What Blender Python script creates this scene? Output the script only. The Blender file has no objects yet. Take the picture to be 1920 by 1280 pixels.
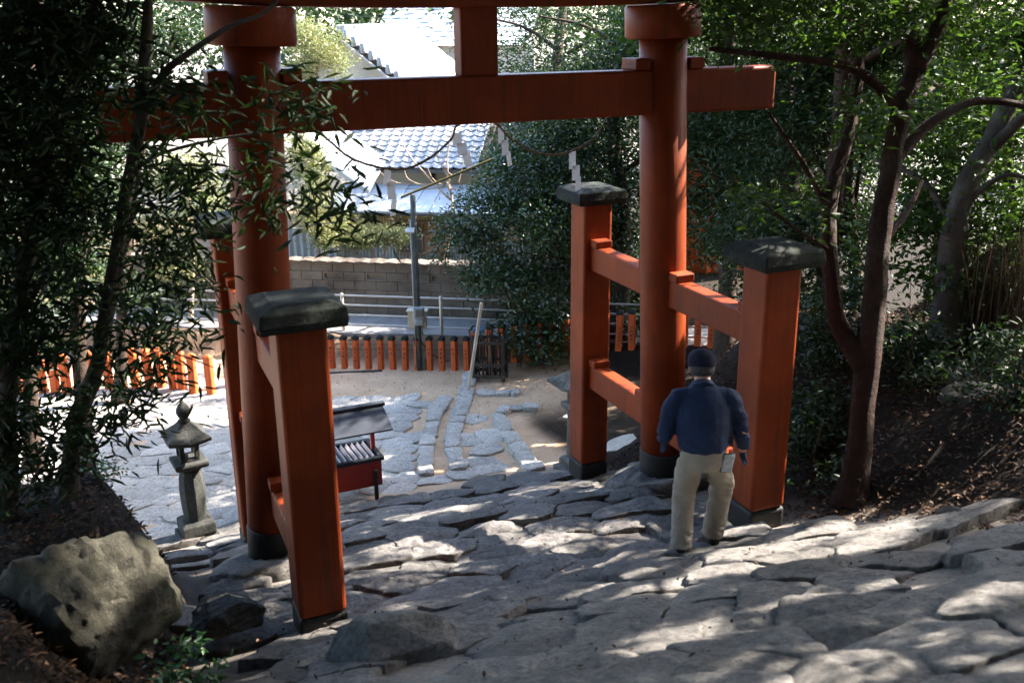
import bpy, bmesh, math, random
import numpy as np
from mathutils import Vector, Matrix, noise
PI = math.pi
R = math.radians
rng = np.random.default_rng(7)
random.seed(7)
S = bpy.context.scene
COL = S.collection

# ------------------------------------------------------------------ camera
CAM = np.array([-3.428, -9.0397, 5.0324]); YAW, PITCH, ROLL, FPX = 0.3958, 0.3127, -0.0107, 1881.55
FW = np.array([math.sin(YAW)*math.cos(PITCH), math.cos(YAW)*math.cos(PITCH), -math.sin(PITCH)])
_rt = np.array([math.cos(YAW), -math.sin(YAW), 0]); _up = np.cross(_rt, FW)
RT = math.cos(ROLL)*_rt + math.sin(ROLL)*_up
UP = -math.sin(ROLL)*_rt + math.cos(ROLL)*_up
cd = bpy.data.cameras.new('camera'); cam = bpy.data.objects.new('camera', cd); COL.objects.link(cam)
cd.sensor_width = 36; cd.lens = FPX/1920*36; cd.clip_start = .05; cd.clip_end = 900
cam.matrix_world = Matrix(((RT[0], UP[0], -FW[0], CAM[0]), (RT[1], UP[1], -FW[1], CAM[1]), (RT[2], UP[2], -FW[2], CAM[2]), (0, 0, 0, 1)))
cd.dof.use_dof = True; cd.dof.focus_distance = 15.0; cd.dof.aperture_fstop = 2.4
S.camera = cam

# ------------------------------------------------------------------ world, sun, exposure
SUN_AZ, SUN_EL = R(88), R(40)            # azimuth clockwise from +Y
w = bpy.data.worlds.new('World'); S.world = w; w.use_nodes = True
wn = w.node_tree; bg = wn.nodes['Background']
sky = wn.nodes.new('ShaderNodeTexSky'); sky.sky_type = 'NISHITA'; sky.sun_disc = False
sky.sun_elevation = SUN_EL; sky.sun_rotation = SUN_AZ; sky.altitude = 50; sky.dust_density = 1.5
wn.links.new(sky.outputs[0], bg.inputs[0]); bg.inputs[1].default_value = 0.15
sd = bpy.data.lights.new('sun', 'SUN'); sd.energy = 5.0; sd.angle = R(0.53); sd.color = (1.0, .90, .80)
so = bpy.data.objects.new('sun', sd); COL.objects.link(so)
SUN = Vector((math.sin(SUN_AZ)*math.cos(SUN_EL), math.cos(SUN_AZ)*math.cos(SUN_EL), math.sin(SUN_EL)))
so.rotation_euler = SUN.to_track_quat('Z', 'Y').to_euler(); so.location = SUN*60
vs = S.view_settings; vs.view_transform = 'Standard'; vs.look = 'None'; vs.gamma = 1; vs.use_curve_mapping = False
vs.exposure = 3.1
S.cycles.max_bounces = 8; S.cycles.diffuse_bounces = 4; S.cycles.transmission_bounces = 4; S.cycles.use_denoising = True
S.cycles.sample_clamp_indirect = 6.0

# ------------------------------------------------------------------ picture helpers (real distances)
def ray(x, y): return FW + (x-960)/FPX*RT - (y-640)/FPX*UP
def at_z(x, y, z):
    d = ray(x, y); return CAM + d*((z-CAM[2])/d[2])
def at_d(x, y, t): return CAM + t*ray(x, y)
# street frame: U along the street (to the right), V away from the shrine
U = np.array([.85, -.527, 0]); U /= np.linalg.norm(U); V = np.array([-U[1], U[0], 0])
def uv(u, v, z=0.): return np.array([U[0]*u+V[0]*v, U[1]*u+V[1]*v, z])
def at_v(x, y, v):
    d = ray(x, y); return CAM + d*((v-CAM@V)/(d@V))
def to_uv(P): return float(np.dot(P, U)), float(np.dot(P, V)), float(P[2])
STREET_ROT = math.atan2(U[1], U[0])

# ------------------------------------------------------------------ materials
def new_mat(name):
    m = bpy.data.materials.new(name); m.use_nodes = True
    n = m.node_tree; return m, n, n.nodes['Principled BSDF'], n.nodes['Material Output']
def ramp(n, stops, inp):
    r = n.nodes.new('ShaderNodeValToRGB'); e = r.color_ramp.elements
    while len(e) < len(stops): e.new(.5)
    for k, (p, c) in enumerate(stops): e[k].position = p; e[k].color = (*c, 1) if len(c) == 3 else c
    n.links.new(inp, r.inputs[0]); return r
def tex_noise(n, scale, detail=6, rough=.6, coord='Object', dist=0):
    tc = n.nodes.new('ShaderNodeTexCoord'); t = n.nodes.new('ShaderNodeTexNoise')
    t.inputs['Scale'].default_value = scale; t.inputs['Detail'].default_value = detail
    t.inputs['Roughness'].default_value = rough; t.inputs['Distortion'].default_value = dist
    if coord == 'World':
        gp_ = n.nodes.new('ShaderNodeNewGeometry'); n.links.new(gp_.outputs['Position'], t.inputs['Vector'])
    else: n.links.new(tc.outputs[coord], t.inputs['Vector'])
    return t
def bump(n, h, strength, dist=.02, prev=None):
    b = n.nodes.new('ShaderNodeBump'); b.inputs['Strength'].default_value = strength; b.inputs['Distance'].default_value = dist
    n.links.new(h, b.inputs['Height'])
    if prev: n.links.new(prev.outputs[0], b.inputs['Normal'])
    return b
def mixc(n, a, b, fac, mode='MIX'):
    m = n.nodes.new('ShaderNodeMix'); m.data_type = 'RGBA'; m.blend_type = mode
    for s, v in ((6, a), (7, b)):
        if isinstance(v, tuple): m.inputs[s].default_value = (*v, 1)
        else: n.links.new(v, m.inputs[s])
    if isinstance(fac, float): m.inputs[0].default_value = fac
    else: n.links.new(fac, m.inputs[0])
    return m.outputs[2]
def noisy(name, c1, c2, scale=6, rough=.7, bs=.3, bscale=30, spec=.4, c3=None, s3=2.0, coord='Object', rnd=0.0, bd=.02, metal=0.0):
    m, n, p, o = new_mat(name)
    t = tex_noise(n, scale, 8, .65, coord); r = ramp(n, [(.32, c1), (.68, c2)], t.outputs[0]); c = r.outputs[0]
    if c3:
        t3 = tex_noise(n, s3, 5, .6, coord); r3 = ramp(n, [(.5, (0, 0, 0)), (.66, (1, 1, 1))], t3.outputs[0]); c = mixc(n, c, c3, r3.outputs[0])
    if rnd:
        oi = n.nodes.new('ShaderNodeObjectInfo'); mr = n.nodes.new('ShaderNodeMapRange')
        mr.inputs[3].default_value = 1-rnd; mr.inputs[4].default_value = 1+rnd*.7
        n.links.new(oi.outputs['Random'], mr.inputs[0]); c = mixc(n, c, mr.outputs[0], 1.0, 'MULTIPLY')
    n.links.new(c, p.inputs['Base Color']); p.inputs['Roughness'].default_value = rough; p.inputs['Metallic'].default_value = metal
    p.inputs['Specular IOR Level'].default_value = spec
    if bs:
        tb = tex_noise(n, bscale, 8, .7, coord); b = bump(n, tb.outputs[0], bs, bd); n.links.new(b.outputs[0], p.inputs['Normal'])
    return m
def leaf_mat(name, c1, c2, trans=.35, rough=.38, c3=None, tcol=None, spec=.5):
    m, n, p, o = new_mat(name)
    t = tex_noise(n, 1.6, 3, .6, 'Object'); g = n.nodes.new('ShaderNodeNewGeometry')
    fac = n.nodes.new('ShaderNodeMath'); fac.operation = 'ADD'; fac.inputs[1].default_value = 0
    mx = n.nodes.new('ShaderNodeMath'); mx.operation = 'MULTIPLY_ADD'; mx.inputs[1].default_value = .55; 
    n.links.new(g.outputs['Random Per Island'], mx.inputs[0])
    sc = n.nodes.new('ShaderNodeMath'); sc.operation = 'MULTIPLY'; sc.inputs[1].default_value = .5; n.links.new(t.outputs[0], sc.inputs[0])
    n.links.new(sc.outputs[0], mx.inputs[2])
    st = [(.2, c1), (.78, c2)]
    if c3: st = [(.2, c1), (.7, c2), (.80, c3)]
    r = ramp(n, st, mx.outputs[0]); n.links.new(r.outputs[0], p.inputs['Base Color'])
    p.inputs['Roughness'].default_value = rough; p.inputs['Specular IOR Level'].default_value = spec
    tr = n.nodes.new('ShaderNodeBsdfTranslucent')
    tc = mixc(n, r.outputs[0], tcol or (.16, .30, .03), .55); n.links.new(tc, tr.inputs[0])
    ms = n.nodes.new('ShaderNodeMixShader'); ms.inputs[0].default_value = trans
    n.links.new(p.outputs[0], ms.inputs[1]); n.links.new(tr.outputs[0], ms.inputs[2]); n.links.new(ms.outputs[0], o.inputs[0])
    return m
M = {}
# vermilion paint with streaks and grime
def vermilion(name, base, dirt=.5, rough=.52):
    m, n, p, o = new_mat(name)
    t = tex_noise(n, 3.0, 6, .6); r = ramp(n, [(.3, tuple(c*.78 for c in base)), (.7, base)], t.outputs[0])
    tc = n.nodes.new('ShaderNodeTexCoord'); mp = n.nodes.new('ShaderNodeMapping'); mp.inputs['Scale'].default_value = (14, 14, .9)
    n.links.new(tc.outputs['Object'], mp.inputs[0]); t2 = n.nodes.new('ShaderNodeTexNoise'); t2.inputs['Scale'].default_value = 1; t2.inputs['Detail'].default_value = 7
    n.links.new(mp.outputs[0], t2.inputs['Vector']); r2 = ramp(n, [(.52, (0, 0, 0)), (.72, (dirt,)*3)], t2.outputs[0])
    c = mixc(n, r.outputs[0], (.05, .025, .015), r2.outputs[0])
    t4 = tex_noise(n, 9, 8, .75); r4 = ramp(n, [(.60, (0, 0, 0)), (.68, (dirt*.9,)*3)], t4.outputs[0])
    c = mixc(n, c, (.12, .06, .04), r4.outputs[0])
    mp2 = n.nodes.new('ShaderNodeMapping'); mp2.inputs['Scale'].default_value = (60, 60, 1.6); n.links.new(tc.outputs['Object'], mp2.inputs[0])
    t5 = n.nodes.new('ShaderNodeTexNoise'); t5.inputs['Scale'].default_value = 1; t5.inputs['Detail'].default_value = 4; n.links.new(mp2.outputs[0], t5.inputs['Vector'])
    r5 = ramp(n, [(.30, (.55, .55, .55)), (.45, (1, 1, 1))], t5.outputs[0]); c = mixc(n, c, r5.outputs[0], .7*dirt+.2, 'MULTIPLY')
    t6 = tex_noise(n, 1.1, 4, .6); r6 = ramp(n, [(.35, (.72, .70, .68)), (.65, (1.12, 1.08, 1.05))], t6.outputs[0]); c = mixc(n, c, r6.outputs[0], 1.0, 'MULTIPLY')
    t7 = tex_noise(n, 24, 9, .8); r7 = ramp(n, [(.66, (0, 0, 0)), (.69, (dirt,)*3)], t7.outputs[0]); c = mixc(n, c, (.22, .16, .12), r7.outputs[0])
    n.links.new(c, p.inputs['Base Color']); p.inputs['Roughness'].default_value = rough; p.inputs['Specular IOR Level'].default_value = .2
    tb = tex_noise(n, 45, 6, .7); b = bump(n, tb.outputs[0], .25, .006); b3 = bump(n, r5.outputs[0], .35, .004, b); b2 = bump(n, r4.outputs[0], .3, .004, b3); n.links.new(b2.outputs[0], p.inputs['Normal'])
    return m
M['red'] = vermilion('vermilion_paint', (0.225, 0.037, 0.006))
M['red_clean'] = vermilion('vermilion_paint_clean', (.50, .065, .018), .25)
M['red_fence'] = vermilion('vermilion_fence_paint', (.60, .12, .03), .5, .6)
M['black_paint'] = noisy('black_base_paint', (0.0084, 0.0091, 0.0091), (0.021, 0.0217, 0.021), 5, .6, .4, 40, .3, rnd=0)
M['cap'] = noisy('weathered_charcoal_cap', (0.0105, 0.0128, 0.012), (0.027, 0.0315, 0.0285), 6, .85, .9, 22, .12, c3=(0.0413, 0.0495, 0.039), s3=4)
def stone_mat(name, c1, c2, dark, moss=None, rnd=.22, bs=.9):
    m, n, p, o = new_mat(name)
    t = tex_noise(n, 3.2, 9, .68, 'Object', .4); r = ramp(n, [(.3, c1), (.66, c2)], t.outputs[0]); c = r.outputs[0]
    t2 = tex_noise(n, 26, 7, .8); r2 = ramp(n, [(.36, (.30, .30, .30)), (.58, (1.12, 1.12, 1.12))], t2.outputs[0]); c = mixc(n, c, r2.outputs[0], .7, 'MULTIPLY')
    t3 = tex_noise(n, 1.3, 6, .7); r3 = ramp(n, [(.52, (0, 0, 0)), (.66, (.75, .75, .75))], t3.outputs[0]); c = mixc(n, c, dark, r3.outputs[0])
    if moss:
        t5 = tex_noise(n, 2.1, 7, .7, 'Generated'); r5 = ramp(n, [(.5, (0, 0, 0)), (.63, (.8, .8, .8))], t5.outputs[0]); c = mixc(n, c, moss, r5.outputs[0])
    oi = n.nodes.new('ShaderNodeObjectInfo'); mr = n.nodes.new('ShaderNodeMapRange'); mr.inputs[3].default_value = 1-rnd; mr.inputs[4].default_value = 1+rnd
    n.links.new(oi.outputs['Random'], mr.inputs[0]); c = mixc(n, c, mr.outputs[0], 1.0, 'MULTIPLY')
    n.links.new(c, p.inputs['Base Color']); p.inputs['Roughness'].default_value = .85; p.inputs['Specular IOR Level'].default_value = .3
    tb = tex_noise(n, 7, 12, .74); b = bump(n, tb.outputs[0], bs, .07); tb2 = tex_noise(n, 32, 8, .75); b2 = bump(n, tb2.outputs[0], .8, .03, b)
    n.links.new(b2.outputs[0], p.inputs['Normal']); return m
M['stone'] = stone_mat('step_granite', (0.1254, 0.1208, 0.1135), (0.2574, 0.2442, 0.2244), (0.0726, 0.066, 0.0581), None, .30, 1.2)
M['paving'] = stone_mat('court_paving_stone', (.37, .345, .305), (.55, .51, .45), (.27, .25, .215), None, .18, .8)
M['mossrock'] = stone_mat('mossy_boulder', (.034, .034, .025), (.080, .075, .053), (.022, .021, .015), (.028, .032, .014), .1)
M['darkrock'] = stone_mat('dark_rock', (0.03, 0.03, 0.0288), (0.066, 0.066, 0.06), (0.0168, 0.0168, 0.0156), (0.021, 0.024, 0.0132), .2)
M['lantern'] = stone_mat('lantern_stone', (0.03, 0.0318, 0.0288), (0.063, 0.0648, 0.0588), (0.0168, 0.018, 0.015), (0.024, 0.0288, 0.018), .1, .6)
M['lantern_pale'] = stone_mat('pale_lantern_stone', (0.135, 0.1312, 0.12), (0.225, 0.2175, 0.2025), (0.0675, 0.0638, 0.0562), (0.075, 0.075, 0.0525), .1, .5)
M['concrete'] = noisy('stained_block', (0.092, 0.0776, 0.06), (0.176, 0.152, 0.12), 1.4, .9, .6, 22, .2, c3=(0.048, 0.0416, 0.0336), s3=.9, rnd=.10, coord='World')
M['coping'] = noisy('clay_coping', (0.088, 0.068, 0.052), (0.16, 0.128, 0.1), 8, .85, .6, 30, .2, rnd=.25)
M['road'] = noisy('old_asphalt', (.19, .19, .19), (.27, .265, .26), 4, .9, .5, 60, .2, c3=(.15, .13, .11), s3=1.2)
M['galv'] = noisy('galvanised_pipe', (0.255, 0.255, 0.2475), (0.36, 0.36, 0.3525), 20, .45, .1, 50, .5, metal=.25)
M['cream_pipe'] = noisy('cream_painted_post', (.45, .42, .32), (.58, .55, .43), 14, .5, .1, 50, .4)
M['pole'] = noisy('grey_green_pole', (0.0525, 0.0595, 0.0525), (0.098, 0.105, 0.0945), 7, .8, .3, 40, .15)
M['meter'] = noisy('meter_grey', (.16, .18, .19), (.25, .27, .28), 9, .4, .05, 40, .5)
M['boxpaint'] = noisy('beige_box', (.33, .30, .21), (.43, .39, .29), 6, .55, .1, 40, .4)
M['rust'] = noisy('rust', (.25, .10, .04), (.4, .2, .09), 20, .85, .2, 60, .2)
M['wire'] = noisy('black_cable', (.012, .012, .012), (.03, .03, .03), 20, .5, 0)
M['yellow'] = noisy('yellow_sleeve', (.5, .36, .03), (.62, .45, .05), 10, .5, 0)
M['wood_dark'] = noisy('dark_weathered_wood', (0.0245, 0.021, 0.0168), (0.063, 0.0525, 0.042), 5, .8, .4, 60, .2, rnd=.2)
M['wood_pale'] = noisy('pale_bare_timber', (.38, .31, .23), (.52, .44, .34), 4, .7, .2, 60, .3, rnd=.1)
M['wood'] = noisy('brown_boards', (.13, .09, .055), (.24, .17, .11), 5, .75, .3, 60, .2, rnd=.25)
M['blue'] = noisy('blue_tarp', (.02, .07, .12), (.04, .12, .2), 8, .5, .1, 40, .4)
M['bark'] = noisy('rough_bark', (0.027, 0.018, 0.0132), (0.072, 0.051, 0.036), 5, .9, .9, 24, .2, bd=.04)
M['bark_red'] = noisy('red_brown_bark', (0.0224, 0.0105, 0.007), (0.0595, 0.028, 0.0182), 5, .9, 1.0, 14, .2, bd=.12, c3=(0.07, 0.056, 0.0434), s3=1.5)
M['bark_grey'] = noisy('grey_bark', (0.039, 0.0338, 0.0286), (0.104, 0.091, 0.0767), 4, .9, .7, 22, .2, bd=.03)
M['twig'] = noisy('bare_twig', (.24, .17, .11), (.42, .32, .22), 6, .7, .2, 40, .3)
M['dry'] = leaf_mat('dry_leaf_litter', (0.021, 0.0126, 0.007), (0.063, 0.035, 0.0182), .1, .8, (0.112, 0.063, 0.0315), (0.21, 0.105, 0.035), .2)
M['thatch'] = leaf_mat('dry_fronds', (0.028, 0.021, 0.014), (0.084, 0.063, 0.0434), .15, .8, None, (0.21, 0.14, 0.07), .2)
M['tile'] = noisy('silver_roof_tile', (.25, .26, .275), (.36, .37, .385), 7, .36, .2, 40, .6, rnd=.16)
M['metal_roof'] = noisy('pale_metal_roof', (.42, .46, .50), (.55, .58, .62), 2, .32, .08, 20, .6, rnd=.05)
M['roof_under'] = noisy('roof_underlay', (.07, .06, .05), (.11, .1, .085), 4, .8, .1)
M['siding'] = noisy('tan_siding', (.27, .21, .12), (.35, .28, .17), 2.5, .6, .1, 40, .3, rnd=.05)
M['siding_grey'] = noisy('grey_corrugated', (.22, .225, .22), (.32, .33, .32), 2.5, .55, .1, 40, .3, rnd=.06)
M['plaster'] = noisy('off_white_plaster', (.42, .40, .36), (.54, .52, .47), 2, .85, .1)
M['glass'] = noisy('dim_window_glass', (.05, .05, .045), (.09, .085, .075), 2, .12, 0, 10, .6)
M['screen'] = noisy('brown_screen', (.26, .13, .07), (.36, .19, .11), 3, .8, .05)
M['navy'] = noisy('navy_shirt', (0.0068, 0.0153, 0.0425), (0.0102, 0.0229, 0.0612), 6, .8, .5, 9, .25, bd=.02)
M['khaki'] = noisy('khaki_trousers', (0.2, 0.176, 0.14), (0.272, 0.24, 0.192), 6, .9, .7, 9, .2, bd=.02)
M['cap_cloth'] = noisy('dark_cap_cloth', (.009, .010, .022), (.018, .019, .036), 12, .85, .3, 60, .1)
M['skin'] = noisy('skin', (.33, .17, .11), (.40, .22, .15), 8, .5, .1, 40, .4)
M['hair'] = noisy('dark_grey_hair', (.02, .02, .02), (.06, .06, .06), 40, .6, .5, 90, .3)
M['shoe'] = noisy('black_shoe', (.012, .012, .013), (.03, .03, .03), 12, .45, .2, 40, .4)
M['glove'] = noisy('navy_glove', (.012, .02, .05), (.02, .034, .08), 12, .8, .3, 50, .2)
M['pouch'] = noisy('pale_patterned_case', (.16, .19, .20), (.36, .40, .42), 30, .5, .1, 40, .4)
M['paper'] = leaf_mat('white_paper', (.66, .64, .62), (.76, .74, .72), .45, .8, None, (.8, .78, .75), .2)
M['rope'] = noisy('straw_rope', (.15, .11, .07), (.26, .2, .13), 30, .9, .8, 80, .2)
M['box_roof'] = noisy('slate_black_boards', (0.0112, 0.0144, 0.0208), (0.024, 0.0296, 0.04), 4, .75, .2, 40, .2, rnd=.12)
M['box_red'] = noisy('dark_red_lacquer', (0.21, 0.0154, 0.0084), (0.28, 0.0238, 0.0126), 4, .4, .1, 40, .5)
M['slat'] = noisy('pale_metal_slat', (.38, .38, .42), (.5, .5, .54), 6, .4, .05, 40, .5)
M['ink'] = noisy('black_ink', (.03, .02, .015), (.06, .035, .03), 10, .8, 0)
M['L_camellia'] = leaf_mat('glossy_evergreen_leaf', (0.0112, 0.032, 0.0112), (0.036, 0.076, 0.024), .20, .30, None, (0.08, 0.176, 0.016), .7)
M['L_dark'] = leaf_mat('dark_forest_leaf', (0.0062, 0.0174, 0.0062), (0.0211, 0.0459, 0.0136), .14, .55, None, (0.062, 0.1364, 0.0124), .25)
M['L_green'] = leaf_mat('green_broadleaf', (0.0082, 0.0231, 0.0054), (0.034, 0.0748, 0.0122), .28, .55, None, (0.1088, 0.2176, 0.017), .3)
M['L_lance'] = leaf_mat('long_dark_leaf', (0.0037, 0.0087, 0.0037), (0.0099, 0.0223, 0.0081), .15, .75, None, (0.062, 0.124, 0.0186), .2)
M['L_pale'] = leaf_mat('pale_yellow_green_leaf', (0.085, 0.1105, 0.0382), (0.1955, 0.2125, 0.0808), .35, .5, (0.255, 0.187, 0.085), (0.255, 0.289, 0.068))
M['L_fern'] = leaf_mat('bright_low_leaf', (0.0175, 0.056, 0.021), (0.049, 0.119, 0.042), .35, .4, None, (0.084, 0.21, 0.042))

# ------------------------------------------------------------------ mesh helpers
def link(name, me, mat=None, parent=None, loc=None):
    o = bpy.data.objects.new(name, me); COL.objects.link(o)
    if mat is not None and me is not None:
        for mm in (mat if isinstance(mat, list) else [mat]): me.materials.append(M[mm] if isinstance(mm, str) else mm)
    if parent: o.parent = parent
    if loc is not None: o.location = loc
    return o
def tag(o, label=None, cat=None, group=None, kind=None):
    for k, v in (('label', label), ('category', cat), ('group', group), ('kind', kind)):
        if v: o[k] = v
    return o
def thing(name, label, cat, loc=(0, 0, 0), rz=0, group=None):
    o = bpy.data.objects.new(name, None); COL.objects.link(o); o.location = loc; o.rotation_euler = (0, 0, rz); o.empty_display_size = .1
    return tag(o, label, cat, group)
def copy_tree(o, parent=None):
    c = o.copy(); COL.objects.link(c)
    if parent: c.parent = parent
    for ch in list(o.children): copy_tree(ch, c)
    return c
def np_mesh(name, verts, faces, smooth=False):
    me = bpy.data.meshes.new(name); verts = np.asarray(verts, dtype=np.float32)
    me.from_pydata(verts.tolist(), [], [list(map(int, f)) for f in faces]); me.update()
    if smooth: me.polygons.foreach_set('use_smooth', [True]*len(me.polygons))
    return me
def fast_mesh(name, verts, quads, tris=None, smooth=False):
    verts = np.asarray(verts, np.float32); me = bpy.data.meshes.new(name)
    quads = np.zeros((0, 4), np.int32) if quads is None else np.asarray(quads, np.int32)
    tris = np.zeros((0, 3), np.int32) if tris is None else np.asarray(tris, np.int32)
    me.vertices.add(len(verts)); me.vertices.foreach_set('co', verts.ravel())
    li = np.concatenate([quads.ravel(), tris.ravel()]).astype(np.int32); nf = len(quads)+len(tris)
    me.loops.add(len(li)); me.loops.foreach_set('vertex_index', li)
    me.polygons.add(nf)
    st = np.concatenate([np.arange(len(quads))*4, len(quads)*4+np.arange(len(tris))*3]).astype(np.int32)
    me.polygons.foreach_set('loop_start', st)
    try: me.polygons.foreach_set('loop_total', np.concatenate([np.full(len(quads), 4), np.full(len(tris), 3)]).astype(np.int32))
    except Exception: pass
    if smooth: me.polygons.foreach_set('use_smooth', np.ones(nf, bool))
    me.update(calc_edges=True); me.validate(); return me
class MB:
    def __init__(s): s.v = []; s.f = []
    def add(s, v, f):
        k = len(s.v); s.v += [tuple(map(float, p)) for p in v]; s.f += [tuple(i+k for i in q) for q in f]; return s
    def box(s, c, d, rz=0, rx=0, ry=0, taper=1.0):
        x, y, z = d[0]/2, d[1]/2, d[2]/2
        P = [(-x, -y, -z), (x, -y, -z), (x, y, -z), (-x, y, -z), (-x*taper, -y*taper, z), (x*taper, -y*taper, z), (x*taper, y*taper, z), (-x*taper, y*taper, z)]
        m = Matrix.Translation(Vector(c)) @ Matrix.Rotation(rz, 4, 'Z') @ Matrix.Rotation(ry, 4, 'Y') @ Matrix.Rotation(rx, 4, 'X')
        return s.add([m @ Vector(p) for p in P], [(0, 3, 2, 1), (4, 5, 6, 7), (0, 1, 5, 4), (1, 2, 6, 5), (2, 3, 7, 6), (3, 0, 4, 7)])
    def bar(s, a, b, w, h, up=(0, 0, 1)):
        a = Vector(a); b = Vector(b); d = (b-a); L = d.length; d.normalize(); upv = Vector(up)
        sd = d.cross(upv); sd = sd.normalized() if sd.length > 1e-5 else Vector((1, 0, 0)); u2 = sd.cross(d)
        P = []
        for q in (a, b):
            for i, j in ((-1, -1), (1, -1), (1, 1), (-1, 1)): P.append(q+sd*(i*w/2)+u2*(j*h/2))
        return s.add(P, [(0, 1, 2, 3)[::-1], (4, 5, 6, 7), (0, 1, 5, 4)[::-1], (1, 2, 6, 5)[::-1], (2, 3, 7, 6)[::-1], (3, 0, 4, 7)[::-1]])
    def tube(s, pts, rad, n=8, cap=True):
        pts = [Vector(p) for p in pts]; m = len(pts); rad = rad if hasattr(rad, '__len__') else [rad]*m
        rings = []; prev = None
        for i, p in enumerate(pts):
            t = (pts[min(i+1, m-1)]-pts[max(i-1, 0)]).normalized()
            if prev is None: prev = t.orthogonal().normalized()
            a = (prev - t*prev.dot(t)); a = a.normalized() if a.length > 1e-6 else t.orthogonal().normalized(); b = t.cross(a); prev = a
            rings.append([p+a*(rad[i]*math.cos(2*PI*k/n))+b*(rad[i]*math.sin(2*PI*k/n)) for k in range(n)])
        v = [q for r in rings for q in r]; f = []
        for i in range(m-1):
            for k in range(n): f.append((i*n+k, i*n+(k+1) % n, (i+1)*n+(k+1) % n, (i+1)*n+k))
        if cap: f.append(tuple(range(n))[::-1]); f.append(tuple((m-1)*n+k for k in range(n)))
        return s.add(v, f)
    def lathe(s, prof, n=24, c=(0, 0, 0), sq=None):
        # prof: list of (r, z); sq = 4 makes a square section of half-width r
        v = []; f = []
        for r, z in prof:
            for k in range(n):
                a = 2*PI*k/n+(PI/4 if sq else 0); rr = r*(math.sqrt(2) if sq else 1)
                v.append((c[0]+rr*math.cos(a), c[1]+rr*math.sin(a), c[2]+z))
        for i in range(len(prof)-1):
            for k in range(n): f.append((i*n+k, i*n+(k+1) % n, (i+1)*n+(k+1) % n, (i+1)*n+k))
        f.append(tuple(range(n))[::-1]); f.append(tuple((len(prof)-1)*n+k for k in range(n)))
        return s.add(v, f)
    def mesh(s, name, smooth=False, bevel=0, seg=2, wob=0, wscale=2):
        me = bpy.data.meshes.new(name); me.from_pydata(s.v, [], s.f); me.update()
        bm = bmesh.new(); bm.from_mesh(me); bmesh.ops.recalc_face_normals(bm, faces=bm.faces)
        if bevel:
            es = [e for e in bm.edges if len(e.link_faces) == 2 and e.calc_face_angle(0) > .5]
            bmesh.ops.bevel(bm, geom=es, offset=bevel, segments=seg, profile=.5, affect='EDGES', clamp_overlap=True)
        if wob:
            for v in bm.verts:
                q = v.co*wscale; v.co += Vector((noise.noise(q), noise.noise(q+Vector((9, 3, 1))), noise.noise(q+Vector((4, 7, 8)))))*wob
        if smooth:
            for fc in bm.faces: fc.smooth = True
        bm.to_mesh(me); bm.free()
        if smooth and bevel == 0: pass
        return me
    def build(s, name, mat, parent=None, loc=None, smooth=False, bevel=0, seg=2, wob=0, wscale=2):
        return link(name, s.mesh(name, smooth, bevel, seg, wob, wscale), mat, parent, loc)
def smooth_pts(pts, k=5):
    P = [Vector(p) for p in pts]; out = []
    for i in range(len(P)-1):
        p0 = P[max(i-1, 0)]; p1 = P[i]; p2 = P[i+1]; p3 = P[min(i+2, len(P)-1)]
        for j in range(k):
            t = j/k; out.append(.5*((2*p1)+(p2-p0)*t+(2*p0-5*p1+4*p2-p3)*t*t+(3*p1-p0-3*p2+p3)*t**3))
    out.append(P[-1]); return out
def lerp_list(a, n):
    x = np.linspace(0, len(a)-1, n); return np.interp(x, np.arange(len(a)), a).tolist()
def sstep(a, b, x):
    t = np.clip((np.asarray(x, float)-a)/(b-a), 0, 1); return t*t*(3-2*t)
def fbm(x, y, z=0., s=1., o=4):
    return noise.fractal(Vector((x*s, y*s, z*s)), 1.0, 2.0, o, noise_basis='PERLIN_ORIGINAL')

# ------------------------------------------------------------------ ground
GY = [-14, -10, -6, -4.5, -3, -1.8, 0, 1.75, 3.2, 9, 14, 40]; GZ = [4.6, 3.5, 2.10, 1.42, .80, .21, -.10, -.84, -1.20, -1.38, -1.45, -1.45]
FENCE_V = 8.02; ROAD_V0, ROAD_V1, ROAD_Z = 8.75, 9.95, -.92
def ground(x, y):
    g = np.interp(y, GY, GZ)
    # left bank
    lb = 1.20+.10*np.maximum(0, -y-.6)
    m = sstep(-3.0, -3.8, x+.55*sstep(-.8, -2.2, y))*sstep(1.3, -.3, y+.25*np.sin(x*2.1)); g = np.where(lb > g, g+(lb-g)*m, g)
    # right bank
    rb = 1.42+.28*np.maximum(0, -y-2.0)+.10*np.sin(x*1.7+y)
    m = sstep(2.5, 4.3, x+.12*np.sin(y*2.3)+.30*np.minimum(0, y+2.6))*sstep(3.6, .3, y); g = np.where(rb > g, g+(rb-g)*m, g)
    # street terrace beyond the fence
    v = x*V[0]+y*V[1]
    m = sstep(FENCE_V+.12, ROAD_V0-.05, v); g = np.where(y > 2, g+(ROAD_Z-g)*m, g)
    return g
def gz(x, y): return float(ground(np.array(x, float), np.array(y, float)))
def hit_ground(x, y):
    d = ray(x, y); t0 = 4.
    while t0 < 60:
        P = CAM+d*t0
        if P[2] < gz(P[0], P[1]): break
        t0 += .05
    return CAM+d*(t0-.025)
xs = np.arange(-13, 20.01, .13); ys = np.arange(-12, 24.01, .13)
X, Y = np.meshgrid(xs, ys); Z = ground(X, Y)
nz = np.array([[noise.noise(Vector((a*1.3, b*1.3, 0)))*.5+noise.noise(Vector((a*4.1, b*4.1, 3)))*.22+noise.noise(Vector((a*9, b*9, 5)))*.1 for a in xs] for b in ys])
Vc = X*V[0]+Y*V[1]
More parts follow.
